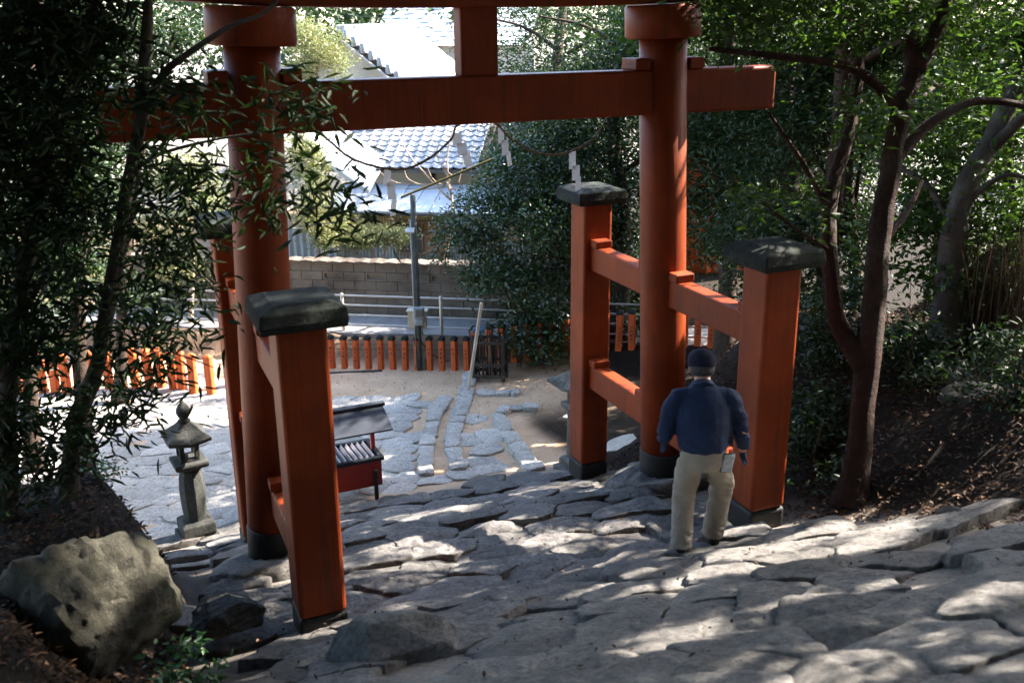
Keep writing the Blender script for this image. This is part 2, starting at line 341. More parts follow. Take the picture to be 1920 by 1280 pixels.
rough = .035+.11*sstep(2.8, 3.6, X)*sstep(5, 3, Y)+.10*sstep(-3.1, -3.8, X)*sstep(1.5, .5, Y)+.10*sstep(FENCE_V+.1, FENCE_V+.4, Vc)*sstep(ROAD_V0+.3, ROAD_V0, Vc)
rough = np.where(Vc > ROAD_V0+.1, .01, rough)
Z = Z+nz*rough
nx, ny = len(xs), len(ys); idx = np.arange(nx*ny).reshape(ny, nx)
quads = np.stack([idx[:-1, :-1], idx[:-1, 1:], idx[1:, 1:], idx[1:, :-1]], -1).reshape(-1, 4)
gme = fast_mesh('ground', np.stack([X, Y, Z], -1).reshape(-1, 3), quads, smooth=True)
# soil kinds: R = dark humus on the banks, darker ground by the left posts, G = pale court sand
dark_ground = np.maximum.reduce([sstep(2.45, 2.8, X+.3*nz+.30*np.minimum(0, Y+2.6))*sstep(6, 4.5, Y), sstep(-2.95, -3.3, X+.3*nz)*sstep(2.0, 1.0, Y), sstep(FENCE_V+.1, FENCE_V+.35, Vc)*.75, sstep(4.2, 5.2, X+.4*nz)])
dark_ground = np.maximum(dark_ground, sstep(-2.2, -2.6, X)*sstep(1.2, .6, Y)*.7)  # darkens the ground in and around the hollow left of the stairs
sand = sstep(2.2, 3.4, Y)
ca = gme.color_attributes.new('soil', 'FLOAT_COLOR', 'POINT')
cc = np.zeros((nx*ny, 4), np.float32); cc[:, 0] = dark_ground.ravel(); cc[:, 1] = sand.ravel(); cc[:, 3] = 1
ca.data.foreach_set('color', cc.ravel())
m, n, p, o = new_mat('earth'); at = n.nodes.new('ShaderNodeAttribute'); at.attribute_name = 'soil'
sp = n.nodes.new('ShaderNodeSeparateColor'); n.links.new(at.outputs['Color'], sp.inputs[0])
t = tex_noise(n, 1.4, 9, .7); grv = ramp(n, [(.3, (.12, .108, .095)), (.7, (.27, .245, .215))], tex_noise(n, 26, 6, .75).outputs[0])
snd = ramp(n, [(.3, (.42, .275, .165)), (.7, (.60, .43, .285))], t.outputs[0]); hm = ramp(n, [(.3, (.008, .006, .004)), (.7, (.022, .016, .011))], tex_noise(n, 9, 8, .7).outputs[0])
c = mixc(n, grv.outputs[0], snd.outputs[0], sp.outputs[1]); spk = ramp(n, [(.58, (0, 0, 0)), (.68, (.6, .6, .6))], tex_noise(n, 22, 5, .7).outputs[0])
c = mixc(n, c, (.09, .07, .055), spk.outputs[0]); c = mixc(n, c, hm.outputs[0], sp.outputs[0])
n.links.new(c, p.inputs['Base Color']); p.inputs['Roughness'].default_value = .95; p.inputs['Specular IOR Level'].default_value = .15
b = bump(n, tex_noise(n, 12, 10, .75).outputs[0], .8, .05); b2 = bump(n, tex_noise(n, 70, 5, .7).outputs[0], .5, .012, b); n.links.new(b2.outputs[0], p.inputs['Normal'])
M['earth'] = m
ground_o = tag(link('ground', gme, 'earth'), 'trodden earth and gravel between the stones of the stairs and court', None, None, 'structure')
# wide plain to the horizon
mb = MB(); ring = [(16, -1.62), (40, -1.7), (120, -2), (420, -3)]; nn = 48; vv = []; ff = []
for r_, z_ in [(0, -1.7)]+ring:
    for k in range(nn): vv.append((3+r_*math.cos(2*PI*k/nn), 6+r_*math.sin(2*PI*k/nn), z_))
for i in range(len(ring)):
    for k in range(nn): ff.append((i*nn+k, i*nn+(k+1) % nn, (i+1)*nn+(k+1) % nn, (i+1)*nn+k))
tag(mb.add(vv, ff).build('terrain', 'earth', smooth=True), 'flat ground of the neighbourhood beyond the court', None, None, 'structure')
# the mountainside rising behind the camera
hv = []; hf = []; NX, NY = 40, 26
for j in range(NY):
    for i in range(NX):
        x = -46+92*i/(NX-1); y = -11.6-1.6*j; rise = 1.15*1.6*j*(1 if j < 18 else .8)+.25*max(0, abs(x)-8)*min(1, j/6)
        hv.append((x, y, 3.9+rise+1.2*noise.noise(Vector((x*.15, y*.15, 0)))*min(1, j/3)-(.6 if j == 0 else 0)))
for j in range(NY-1):
    for i in range(NX-1): hf.append((j*NX+i, j*NX+i+1, (j+1)*NX+i+1, (j+1)*NX+i))
M['humus'] = noisy('forest_humus', (0.0108, 0.0084, 0.0054), (0.03, 0.024, 0.0144), 1.2, .95, .6, 6, .1, c3=(0.012, 0.018, 0.0072), s3=.5)
tag(MB().add(hv, hf).build('mountainside', 'humus', smooth=True), 'steep wooded mountainside above the stairs', None, None, 'structure')
# street
def strip(name, v0, v1, z, mat, u0=-16, u1=18, th=.1):
    mb = MB(); N = 60
    v = []; f = []
    for i in range(N+1):
        u_ = u0+(u1-u0)*i/N; wv = .06*math.sin(u_*1.9)+.03*math.sin(u_*5.3)
        v += [uv(u_, v0+wv, z-th), uv(u_, v0+wv, z), uv(u_, v1, z), uv(u_, v1, z-th)]
    for i in range(N):
        for k in range(3): f.append((i*4+k, (i+1)*4+k, (i+1)*4+k+1, i*4+k+1))
    return mb.add(v, f).build(name, mat)
tag(strip('road', ROAD_V0+.05, ROAD_V1+.02, ROAD_Z+.03, 'road'), 'narrow grey paved lane behind the vermilion fence', None, None, 'structure')

# ------------------------------------------------------------------ stones
def clip_poly(poly, a, b):
    # keep the side of points nearer to a than b
    mx = (a+b)/2; nrm = b-a; out = []
    for i in range(len(poly)):
        p, q = poly[i], poly[(i+1) % len(poly)]; dp = np.dot(p-mx, nrm); dq = np.dot(q-mx, nrm)
        if dp <= 0: out.append(p)
        if dp*dq < 0: out.append(p+(q-p)*(dp/(dp-dq)))
    return out
def cells(sites, ax=1.0, ext=1.2):
    S2 = np.asarray(sites)*np.array([ax, 1.0]); res = []
    for i, s in enumerate(S2):
        poly = [s+np.array(q)*ext for q in ((-1, -1), (1, -1), (1, 1), (-1, 1))]
        d = np.linalg.norm(S2-s, axis=1)
        for j in np.argsort(d)[1:16]:
            if d[j] > 2*ext*1.5: break
            poly = clip_poly(poly, s, S2[j])
            if len(poly) < 3: break
        res.append([np.array(q)/np.array([ax, 1.0]) for q in poly])
    return res
def area(poly):
    a = 0
    for i in range(len(poly)): p, q = poly[i], poly[(i+1) % len(poly)]; a += p[0]*q[1]-p[1]*q[0]
    return a/2
def inside(pt, poly):
    c = False; n_ = len(poly)
    for i in range(n_):
        (x1, y1), (x2, y2) = poly[i][:2], poly[(i+1) % n_][:2]
        if (y1 > pt[1]) != (y2 > pt[1]) and pt[0] < (x2-x1)*(pt[1]-y1)/(y2-y1)+x1: c = not c
    return c
def stone_mesh(poly, gap, proud, lump, nseg, nring, seed, slope_keep=.85, depth=.22, edge=.06, rnd_up=0.0):
    poly = np.array(poly); c = poly.mean(0)
    # resample the boundary
    per = np.linalg.norm(np.roll(poly, -1, 0)-poly, axis=1); cum = np.concatenate([[0], np.cumsum(per)]); L = cum[-1]
    ts = np.linspace(0, L, nseg, endpoint=False); B = []
    for t_ in ts:
        k = np.searchsorted(cum, t_, side='right')-1; k = min(k, len(poly)-1); B.append(poly[k]+(poly[(k+1) % len(poly)]-poly[k])*((t_-cum[k])/max(per[k], 1e-6)))
    B = np.array(B)
    for _ in range(1 if nseg < 30 else 2): B = .5*B+.25*(np.roll(B, 1, 0)+np.roll(B, -1, 0))
    d = B-c; r_ = np.linalg.norm(d, axis=1, keepdims=True); B = c+d*np.maximum(.3, 1.10-gap/np.maximum(r_, .05))
    for i in range(nseg):
        q = Vector((B[i][0]*3.1+seed, B[i][1]*3.1, seed*.7)); q2 = q*2.7; k = 1+.13*noise.noise(q)+.10*noise.noise(q2)+.07*noise.noise(q2*2.5)+.03*noise.noise(q2*6); B[i] = c+(B[i]-c)*k
    g0 = gz(c[0], c[1]); e = .12
    sx = (gz(c[0]+e, c[1])-gz(c[0]-e, c[1]))/(2*e); sy = (gz(c[0], c[1]+e)-gz(c[0], c[1]-e))/(2*e)
    sx = np.clip(sx, -.4, .4); sy = np.clip(sy, -.4, .2)
    rs = np.random.default_rng(int(seed*1000) % 99991); tx, ty = rs.normal(0, .035, 2)
    size = math.sqrt(abs(area(poly))); fa = rs.normal(0, .12, (5, 2)); fb2 = rs.uniform(.02, .11, 5)*size
    vs_ = [(0, 0, 0)]; prof = [k/nring for k in range(1, nring+1)]
    def top(px_, py_, fr):
        dx, dy = px_-c[0], py_-c[1]
        h = g0+proud+dx*(sx*slope_keep+tx)+dy*(sy*slope_keep+ty)
        nz1 = noise.noise(Vector((px_*2.2+seed, py_*2.2, seed)))*.55+noise.noise(Vector((px_*5.5, py_*5.5+seed, 2)))*.28+noise.noise(Vector((px_*13, py_*13+seed, 2)))*.20+noise.noise(Vector((px_*29, py_*29+seed, 2)))*.10
        rd = noise.ridged_multi_fractal(Vector((px_*3.0+seed, py_*3.0, 1.5)), .9, 2.2, 4, 1.0, 2.0)-1.0
        h += min(0, min(float(fa[k][0]*dx+fa[k][1]*dy+fb2[k]) for k in range(5)))*min(1, lump)
        return h+lump*size*(nz1*.16+.035*rd)*min(1, 1.6-fr)+rnd_up*size*(1-fr*fr)
    out = [(c[0], c[1], top(c[0], c[1], 0))]
    ew = min(edge/size, .3)
    fr_list = list(np.linspace(0, 1-ew, nring)[1:])+[1-ew*.35, 1.0]
    for fi, fr in enumerate(fr_list):
        for i in range(nseg):
            q = c+(B[i]-c)*fr; h = top(q[0], q[1], fr)
            if fi == len(fr_list)-2: h -= edge*.16
            if fi == len(fr_list)-1: h -= edge*.62
            out.append((q[0], q[1], h))
    for i in range(nseg):
        q = c+(B[i]-c)*1.04; out.append((q[0], q[1], g0+dz_(q, c, sx, sy)-depth*.35))
    for i in range(nseg):
        q = c+(B[i]-c)*.92; out.append((q[0], q[1], g0+dz_(q, c, sx, sy)-depth))
    v = np.array(out); org = np.array([c[0], c[1], g0]); f = []
    for i in range(nseg): f.append((0, 1+i, 1+(i+1) % nseg))
    nr = len(fr_list)+2
    for k in range(nr-1):
        for i in range(nseg):
            a = 1+k*nseg; b_ = a+nseg; f.append((a+i, b_+i, b_+(i+1) % nseg, a+(i+1) % nseg))
    return v-org, f, org
def dz_(q, c, sx, sy): return (q[0]-c[0])*sx+(q[1]-c[1])*sy
def put_stone(poly, parent, mat, gap=.03, proud=.08, lump=1.0, nseg=26, nring=5, seed=0., name='stone', **k):
    v, f, org = stone_mesh(poly, gap, proud, lump, nseg, nring, seed, **k)
    me = np_mesh(name, v, f, True); me.set_sharp_from_angle(angle=R(38)); return link(name, me, mat, parent, org)

stairs = bpy.data.objects.new('stone_stairs', None); COL.objects.link(stairs); tag(stairs, 'rough natural stone stairs descending through the gate', None, None, 'structure')
court = bpy.data.objects.new('court_paving', None); COL.objects.link(court); tag(court, 'irregular flagstones of the lower court', None, None, 'structure')
# sites for the large stones seen on the stairs (picture positions, laid on the slope)
big = [(750, 1215), (585, 1245), (1000, 1200), (1170, 1185), (1080, 1125), (1000, 1082), (1110, 1038), (920, 1050), (750, 1105), (865, 1108), (920, 1002), (900, 965),
       (1080, 960), (745, 968), (680, 1010), (700, 1060), (1190, 985), (1250, 1085), (1330, 1130), (1480, 1062), (1560, 990), (1510, 1015), (1680, 1062), (1255, 1215), (1375, 1190),
       (1460, 1235), (1700, 1165), (1590, 1125), (1800, 1240), (1580, 1205), (1120, 1265), (930, 1270), (1200, 1035), (1320, 1040), (1395, 1015), (1400, 1085), (1450, 1135),
       (1540, 1165), (1690, 1225), (1830, 1150), (780, 1020), (660, 960), (660, 1140), (840, 935), (980, 905), (1100, 905), (800, 1075), (1650, 1275), (1380, 1270), (860, 1160)]
sites = [hit_ground(*q)[:2] for q in big]; nbig = len(sites)
# more sites up the stairs and down to the court, spaced out
def far_enough(p_, arr, dmin, ax): return all(((p_[0]-a[0])*ax)**2+(p_[1]-a[1])**2 > dmin*dmin for a in arr)
tries = 0
while tries < 9000:
    tries += 1; q = np.array([rng.uniform(-3.3, 4.2), rng.uniform(-7.2, 3.0)]); dm = float(rng.choice([.28, .42, .58, .76]))
    if q[0] > 2.35+max(0, -q[1]-2.6)*.30: continue
    if q[1] > 2.2 and q[0] > 2.2: continue
    if far_enough(q, sites, dm, .62): sites.append(q)
polys = cells(sites, .62, .9)
def near_post(c):
    return any(math.hypot(c[0]-px_, c[1]-py_) < r_ for px_, py_, r_ in ((-2.21, 0, .58), (2.21, 0, .58), (-2.75, 2.35, .45), (2.05, 2.35, .42)))
ns = 0
for i, (s, pl) in enumerate(zip(sites, polys)):
    if len(pl) < 3 or abs(area(pl)) < .03: continue
    c = np.mean(pl, 0)
    if near_post(c) or c[1] > 3.0 or c[0] < -3.5: continue
    if c[0] > 2.45+max(0, -c[1]-2.6)*.30: continue
    if c[1] < -6.9: continue
    fg = c[1] < .5
    if i >= nbig and rng.random() < .10: continue
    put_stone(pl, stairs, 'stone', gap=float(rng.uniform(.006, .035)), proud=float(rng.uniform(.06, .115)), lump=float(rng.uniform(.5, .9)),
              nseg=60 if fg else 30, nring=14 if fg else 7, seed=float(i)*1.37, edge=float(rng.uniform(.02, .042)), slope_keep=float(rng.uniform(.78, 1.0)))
    ns += 1
# court flagstones: finer and flatter, bare earth patches left open
dirt = [[hit_ground(*q) for q in pl] for pl in (
    [(600, 692), (880, 692), (880, 735), (800, 752), (720, 742), (560, 745), (560, 700)],
    [(940, 770), (1075, 760), (1100, 880), (1040, 880), (985, 830)],
    [(880, 745), (1100, 730), (1080, 765), (950, 775), (900, 780)],
    [(900, 690), (1300, 680), (1300, 780), (1090, 780), (1080, 745), (900, 742)],
    [(440, 700), (560, 700), (560, 735), (440, 735)])]
kerbs = [[(838, 748), (822, 765), (812, 790), (806, 815), (800, 842), (797, 868), (800, 895)], [(885, 700), (880, 720), (868, 760), (858, 790), (850, 815), (848, 838), (856, 860), (862, 885)],
         [(1010, 768), (960, 768), (935, 778), (942, 798), (955, 818), (970, 840), (985, 860), (1005, 884)], [(895, 738), (930, 738), (975, 740)]]
kblocks = []
for line in kerbs:
    P_ = [hit_ground(*q)[:2] for q in line]; acc = 0
    pts_ = [np.array(p_)[:2] for p_ in smooth_pts([(p_[0], p_[1], 0) for p_ in P_], 12)]; i0 = 0
    ln = float(rng.uniform(.24, .46)); acc = 0.
    for i in range(1, len(pts_)):
        acc += np.linalg.norm(pts_[i]-pts_[i-1])
        if acc >= ln or i == len(pts_)-1:
            a_, b_ = pts_[i0], pts_[i]; d_ = (b_-a_)/max(np.linalg.norm(b_-a_), 1e-6); n_ = np.array([-d_[1], d_[0]]); wd = float(rng.uniform(.10, .15))
            if acc > .14: kblocks.append([a_+n_*wd*rng.uniform(.8, 1.1), (a_+b_)/2+n_*wd*1.05, b_+n_*wd*rng.uniform(.8, 1.1), b_-n_*wd*rng.uniform(.8, 1.1), (a_+b_)/2-n_*wd*1.05, a_-n_*wd*rng.uniform(.8, 1.1)])
            i0 = i; acc = 0.; ln = float(rng.uniform(.22, .46))
kc = [np.mean(k_, 0) for k_ in kblocks]
csites = []; tries = 0
while tries < 12000:
    tries += 1; q = np.array([rng.uniform(-7, 5), rng.uniform(2.9, 9.2)]); dm = float(rng.choice([.28, .38, .50]))
    if q[0]*V[0]+q[1]*V[1] > FENCE_V-.1: continue
    if far_enough(q, csites, dm, .8): csites.append(q)
cpolys = cells(csites, .8, .8); nc = 0
for i, pl in enumerate(cpolys):
    if len(pl) < 3 or abs(area(pl)) < .02: continue
    c = np.mean(pl, 0)
    if near_post(c) or c[1] < 2.9 or any(inside(c, d) for d in dirt): continue
    if any(np.linalg.norm(c-k_) < .24 for k_ in kc): continue
    if (c[0] < -4.5 and c[1] < 3.5) or c@V[:2] > FENCE_V-.55: continue
    put_stone(pl, court, 'paving', float(rng.uniform(.0, .012)), float(rng.uniform(.018, .042)), .35, 26, 4, 500+i*.77, 'flagstone', edge=.02)
    nc += 1
for i, pl in enumerate(kblocks):
    put_stone(pl, court, 'paving', .012, float(rng.uniform(.05, .09)), .7, 24, 5, 700+i*.77, 'kerbstone', edge=.035); nc += 1
print('stones', ns, nc)

def rock(name, label, px, dep, size, seed, mat='darkrock', rot=0, n=22, amp=.35, sink=.25, cat='rock', group=None, par=None):
    P = at_d(px[0], px[1], dep); me = bpy.data.meshes.new(name); bm = bmesh.new(); bmesh.ops.create_icosphere(bm, subdivisions=5, radius=1.0)
    rs = np.random.default_rng(int(seed*100)); pn = rs.normal(size=(12, 3)); pn /= np.linalg.norm(pn, axis=1, keepdims=True); pd = rs.uniform(.60, .92, 12)
    for v in bm.verts:
        d = np.array(v.co.normalized()); k = 1.02
        for q_, e_ in zip(pn, pd):
            c_ = float(d@q_)
            if c_ > .2: k = min(k, e_/c_)
        q = Vector(d)+Vector((seed, seed*.5, 0)); k *= 1+amp*.22*noise.noise(q*1.6)+amp*.16*noise.noise(q*4)+amp*.10*noise.noise(q*9)+amp*.05*noise.noise(q*20)
        v.co = Vector((d[0]*size[0], d[1]*size[1], d[2]*size[2]))*k*1.12
    for f_ in bm.faces: f_.smooth = True
    bm.to_mesh(me); bm.free(); me.set_sharp_from_angle(angle=R(32)); o = link(name, me, mat, par, P); o.rotation_euler = (0, 0, rot)
    if label: tag(o, label, cat, group)
    return o
for px_, dep_, sz_, sd_ in (((745, 1222), 6.55, (.42, .26, .22), 41.1), ((1000, 1212), 6.75, (.36, .17, .17), 43.7), ((1320, 1138), 7.55, (.27, .12, .09), 47.3), ((1780, 1262), 6.3, (.40, .25, .14), 51.9), ((1690, 1085), 7.75, (.25, .2, .16), 55.3), ((1180, 1190), 6.95, (.20, .14, .11), 61.3), ((1560, 1240), 6.5, (.3, .2, .1), 69.1)):
    rock('stone', None, px_, dep_, sz_, sd_, 'stone', -.35, par=stairs)
rock('boulder', 'large pale mossy boulder below the leaf-covered bank at lower left', (160, 1150), 7.0, (.54, .46, .54), 5.3, 'mossrock', .4, amp=.5, cat='boulder')
rock('edge_rock', 'big rounded grey rock at the far right end of the stair edge', (1820, 1075), 7.5, (.50, .34, .30), 11.2, 'stone', -.3)
rock('edge_rock', 'upright grey rock cut by the right border of the picture', (1925, 1130), 7.0, (.32, .32, .38), 5.2, 'stone', .3)
rock('edge_rock', 'low pale rock on the stair edge right beside the near post', (1560, 1000), 8.6, (.30, .2, .16), 8.2, 'stone', -.35)
rock('edge_rock', 'pale humped rock on the stair edge, second from the near post', (1672, 1018), 8.25, (.36, .22, .18), 21.2, 'stone', -.4)
rock('bank_rock', 'dark rounded rock between the left main pillar and the boulder', (430, 1150), 8.0, (.30, .26, .14), 15.2, 'darkrock', .2)
rock('bank_rock', 'small dark mossy stone standing left of the left lantern', (222, 975), 9.3, (.10, .10, .15), 9.4, 'darkrock', .9, amp=.2)
rock('bank_rock', 'dim boulder half buried in the right bank below the forked tree', (1700, 880), 9.55, (.22, .2, .15), 27.2, 'darkrock', .2)
rock('bank_rock', 'small squarish dark stone in leaf litter above the stair edge', (1785, 975), 8.3, (.14, .12, .10), 31.2, 'darkrock', .5, amp=.2)
rock('bank_rock', 'flat bare rock on top of the right bank catching spots of sun', (1830, 745), 10.0, (.45, .3, .07), 35.2, 'darkrock', .5, amp=.3)

# ------------------------------------------------------------------ torii
W_, DN, DF, TILT = 2.146, 1.82, 1.75, .0404
torii = thing('torii_gate', 'great vermilion shrine gate with black footed pillars and four bracing posts over the stone stairs', 'torii gate')
def pillar(s):
    zb = .02; mb = MB(); prof = [(.262, 0), (.262, .3), (.256, .31), (.250, .33), (.247, 1.6), (.242, 3.2), (.238, 5.0)]
    o = mb.lathe(prof[3:], 48).build('pillar', 'red', torii, (s*(W_+TILT*1.6), 0, zb), smooth=True); o.rotation_euler = (0, -s*TILT, 0)
    me = MB().lathe([(.255, -.02), (.262, 0), (.262, .31), (.256, .325), (.24, .33)], 48).mesh('base_band', True); b = link('base_band', me, 'black_paint', o)
    me = MB().lathe([(.24, 4.80), (.36, 4.805), (.38, 4.83), (.38, 5.10), (.36, 5.12), (.24, 5.12)], 48).mesh('collar', True); link('collar', me, 'red', o)
    # footing stone
    v, f, org = stone_mesh([(s*2.21+.56*math.cos(a)*1.15, .50*math.sin(a)) for a in np.linspace(0, 2*PI, 12, endpoint=False)], .02, .12, .9, 40, 8, 40+s*3, .55, .5, .12)
    link('footing_stone', np_mesh('footing_stone', v, f, True), 'stone', torii, org+np.array([0, 0, .05]))
    return o
for s in (-1, 1): pillar(s)
def sleeve(sx, y, zb, flat=0):
    top_ = 2.90; h = top_-zb; mb = MB().box((0, 0, .22+(h-.22)/2), (.38, .38, h-.22))
    o = mb.build('sleeve_post', 'red', torii, (sx*W_, y, zb), smooth=False, bevel=.035, seg=3)
    MB().box((0, 0, .085), (.39, .39, .27)).build('base_band', 'black_paint', o, None, False, .036, 3)
    mb = MB(); k = .315
    mb.add([(-k, -k, 0), (k, -k, 0), (k, k, 0), (-k, k, 0), (-k-.012, -k-.012, .06), (k+.012, -k-.012, .06), (k+.012, k+.012, .06), (-k-.012, k+.012, .06), (-k, -k, .15), (k, -k, .15), (k, k, .15), (-k, k, .15), (-.2, -.2, .19), (.2, -.2, .19), (.2, .2, .19), (-.2, .2, .19)],
           [(0, 3, 2, 1)]+[(a, (a+1) % 4, 4+(a+1) % 4, 4+a) for a in range(4)]+[(4+a, 4+(a+1) % 4, 8+(a+1) % 4, 8+a) for a in range(4)]+[(8+a, 8+(a+1) % 4, 12+(a+1) % 4, 12+a) for a in range(4)]+[(12, 13, 14, 15)])
    c = mb.build('cap', 'cap', o, (0, 0, h), False, .014, 2, .006, 3); 
    return o
for sx, y, zb in ((-1, -DN, .26), (1, -DN, .30), (1, DF, -.72), (-1, DF, -.82)): sleeve(sx, y, zb)
# tie beam, struts and top beams
MB().box((0, 0, 4.30), (6.66, .25, .44)).build('tie_beam', 'red', torii, None, False, .03, 3)
MB().box((0.02, 0, 4.82), (.37, .20, .62)).build('centre_strut', 'red', torii, None, False, .02, 2)
def curved_beam(name, L, z0, h, d, mat, rise=.30):
    N = 40; v = []; f = []
    for i in range(N+1):
        x = -L+2*L*i/N; r_ = rise*abs(x/L)**3.2; fl = .02*abs(x/L)
        for (yy, zz) in ((-d/2, 0), (d/2, 0), (d/2+fl, h), (-d/2-fl, h)): v.append((x, yy, z0+r_+zz*(1+.2*abs(x/L)**3)))
    for i in range(N):
        for k in range(4): f.append((i*4+k, i*4+(k+1) % 4, (i+1)*4+(k+1) % 4, (i+1)*4+k))
    f += [(0, 1, 2, 3), (N*4, N*4+3, N*4+2, N*4+1)]
    return MB().add(v, f).build(name, mat, torii, None, False, .02, 2)
curved_beam('lower_top_beam', 4.1, 5.115, .30, .34, 'red')
curved_beam('upper_top_beam', 4.5, 5.42, .28, .46, 'red')
curved_beam('top_beam_roofing', 4.6, 5.705, .08, .62, 'cap')
for s in (-1, 1):
    xp = s*(W_-TILT*2.9)
    for e in (-1, 1):
        w_ = .17; MB().box((xp+e*(.245+w_/2-.02), 0, 4.575), (w_, .30, .11)).build('wedge', 'red', torii, None, False, .012, 2)
    xb = s*(W_)
    for z0, z1 in ((2.08, 2.38), (.55, .86)):
        MB().box((xb, (DF-DN)/2, (z0+z1)/2), (.185, DF+DN-.02, z1-z0)).build('side_brace', 'red', torii, None, False, .018, 2)
        for yy in (-.32, .32, -DN+.27, DF-.27):
            MB().box((xb, yy, z1+.045), (.22, .16, .09)).build('wedge', 'red', torii, None, False, .012, 2)

# ------------------------------------------------------------------ sacred rope
rope = thing('straw_rope', 'thin sagging straw rope hung along the tie beam of the gate with white paper streamers', 'rope', (0, .16, 4.06))
def rp(x, y):      # point on the plane behind the tie beam
    d = ray(x, y); P = CAM+d*((.16-CAM[1])/d[1]); return Vector(P)-Vector((0, .16, 4.06))
pts = [rp(585, 238), rp(615, 262), rp(665, 300), rp(745, 318), rp(800, 300), rp(845, 262), rp(857, 236), rp(895, 222), rp(930, 232), rp(960, 262), rp(1010, 287), rp(1060, 287), rp(1110, 262), rp(1140, 218)]
sp_ = smooth_pts(pts, 6); mb = MB(); mb.tube(sp_, .010, 6)
for ph in (0, 2.1, 4.2):
    mb.tube([p+Vector((0, math.cos(ph+i*1.1), math.sin(ph+i*1.1)))*.008 for i, p in enumerate(sp_)], .007, 5)
mb.build('cord', 'rope', rope, smooth=True)
def shide(px0, segs, wdt=.085):
    # folded zigzag paper: px0 top, a list of (dx, dz) steps
    p = rp(*px0); v = []; f = []; x, z = p.x, p.z; y = p.y
    for k, (dx, dz, tw) in enumerate(segs):
        a = len(v); w2 = wdt*(1-.08*k)
        v += [(x-w2/2, y+.01*k, z), (x+w2/2, y+.01*k+tw, z+.01), (x+dx+w2/2, y+.02*k+tw, z-dz+.01), (x+dx-w2/2, y+.02*k, z-dz)]; f.append((a, a+1, a+2, a+3))
        x += dx+.035; z -= dz*.82
    me = MB().add(v, f).mesh('paper_streamer'); o = link('paper_streamer', me, 'paper', rope)
    s_ = o.modifiers.new('thick', 'SOLIDIFY'); s_.thickness = .002
shide((728, 317), [(-.02, .16, .02), (.01, .16, -.03), (-.02, .20, .03)], .075)
shide((858, 250), [(.0, .12, .03), (.02, .12, -.02), (.04, .14, .02)], .10)
shide((940, 240), [(.0, .15, .02), (.01, .15, -.02), (.03, .14, .03)], .07)
shide((1074, 286), [(.0, .17, .02), (.01, .15, -.02), (.01, .14, .02)], .085)

# ------------------------------------------------------------------ stone lanterns
def lantern(name, label, P, rz, mat, kind):
    t = thing(name, label, 'stone lantern', P, rz); t.scale = (.82, .82, .92) if kind else (.76, .76, 1.03)
    def part(nm, prof, sq, n=4, bevel=.012, wob=.006, smooth=True):
        return MB().lathe(prof, n, sq=sq).build(nm, mat, t, None, smooth and n > 8, bevel if n <= 8 else 0, 2, wob, 4)
    if kind == 0:
        part('foundation', [(.31, -.12), (.30, .14)], True); part('pedestal', [(.24, .14), (.26, .17), (.255, .29), (.2, .32)], True)
        part('shaft', [(.165, .32), (.185, .40), (.205, .56), (.205, .72), (.19, .86), (.165, .95)], None, 8, .01)
        part('platform', [(.13, .95), (.15, .98), (.25, 1.02), (.26, 1.06), (.25, 1.085)], True)
        fb = part('firebox', [(.15, 1.085), (.15, 1.12)], True)
        for sx in (-1, 1):
            for sy in (-1, 1): MB().box((sx*.115, sy*.115, 1.205), (.075, .075, .17)).build('light_post', mat, fb, None, False, .01, 2, .003, 5)
        part('firebox_lintel', [(.155, 1.29), (.155, 1.32)], True)
        k = MB(); rings = [(.18, 1.315, 0), (.315, 1.30, .05), (.32, 1.345, .055), (.22, 1.42, .02), (.14, 1.50, 0), (.08, 1.55, 0)]
    else:
        part('foundation', [(.31, -.2), (.30, .10)], True); part('pedestal', [(.23, .10), (.225, .22), (.18, .25)], True)
        part('shaft', [(.14, .25), (.13, .98)], True, 4, .015)
        part('platform', [(.12, .98), (.21, 1.06), (.215, 1.13), (.2, 1.15)], True)
        fb = part('firebox', [(.13, 1.15), (.13, 1.18)], True)
        for sx in (-1, 1):
            for sy in (-1, 1): MB().box((sx*.10, sy*.10, 1.275), (.07, .07, .20)).build('light_post', mat, fb, None, False, .01, 2, .003, 5)
        part('firebox_lintel', [(.14, 1.37), (.14, 1.40)], True)
        rings = [(.2, 1.395, 0), (.36, 1.385, .06), (.365, 1.43, .065), (.24, 1.53, .02), (.13, 1.63, 0), (.09, 1.66, 0)]
    v = []; f = []
    for (r_, z, up_) in rings:
        for (a, b, cz) in ((-1, -1, 1), (0, -1, 0), (1, -1, 1), (1, 0, 0), (1, 1, 1), (0, 1, 0), (-1, 1, 1), (-1, 0, 0)):
            kk = 1.04 if cz else .97; v.append((a*r_*kk, b*r_*kk, z+up_*cz))
    for i in range(len(rings)-1):
        for q in range(8): f.append((i*8+q, i*8+(q+1) % 8, (i+1)*8+(q+1) % 8, (i+1)*8+q))
    f += [tuple(range(8))[::-1], tuple((len(rings)-1)*8+q for q in range(8))]
    MB().add(v, f).build('roof', mat, t, None, False, .012, 2, .008, 4)
    z0 = rings[-1][1]-.01
    prof = [(.09, 0), (.10, .03), (.055, .05), (.085, .075), (.11, .12), (.105, .17), (.07, .215), (.03, .25), (.012, .28)] if kind == 0 else [(.09, 0), (.11, .03), (.06, .06), (.10, .09), (.135, .16), (.125, .23), (.07, .29), (.02, .31)]
    part('finial', [(r_, z0+z) for r_, z in prof], None, 20)
    return t
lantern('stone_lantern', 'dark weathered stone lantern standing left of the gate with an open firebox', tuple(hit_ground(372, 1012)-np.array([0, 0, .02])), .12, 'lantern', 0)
lantern('stone_lantern', 'pale stone lantern partly hidden behind the far right bracing post', (2.42, 2.60, gz(2.42, 2.60)-.06), .25, 'lantern_pale', 1)

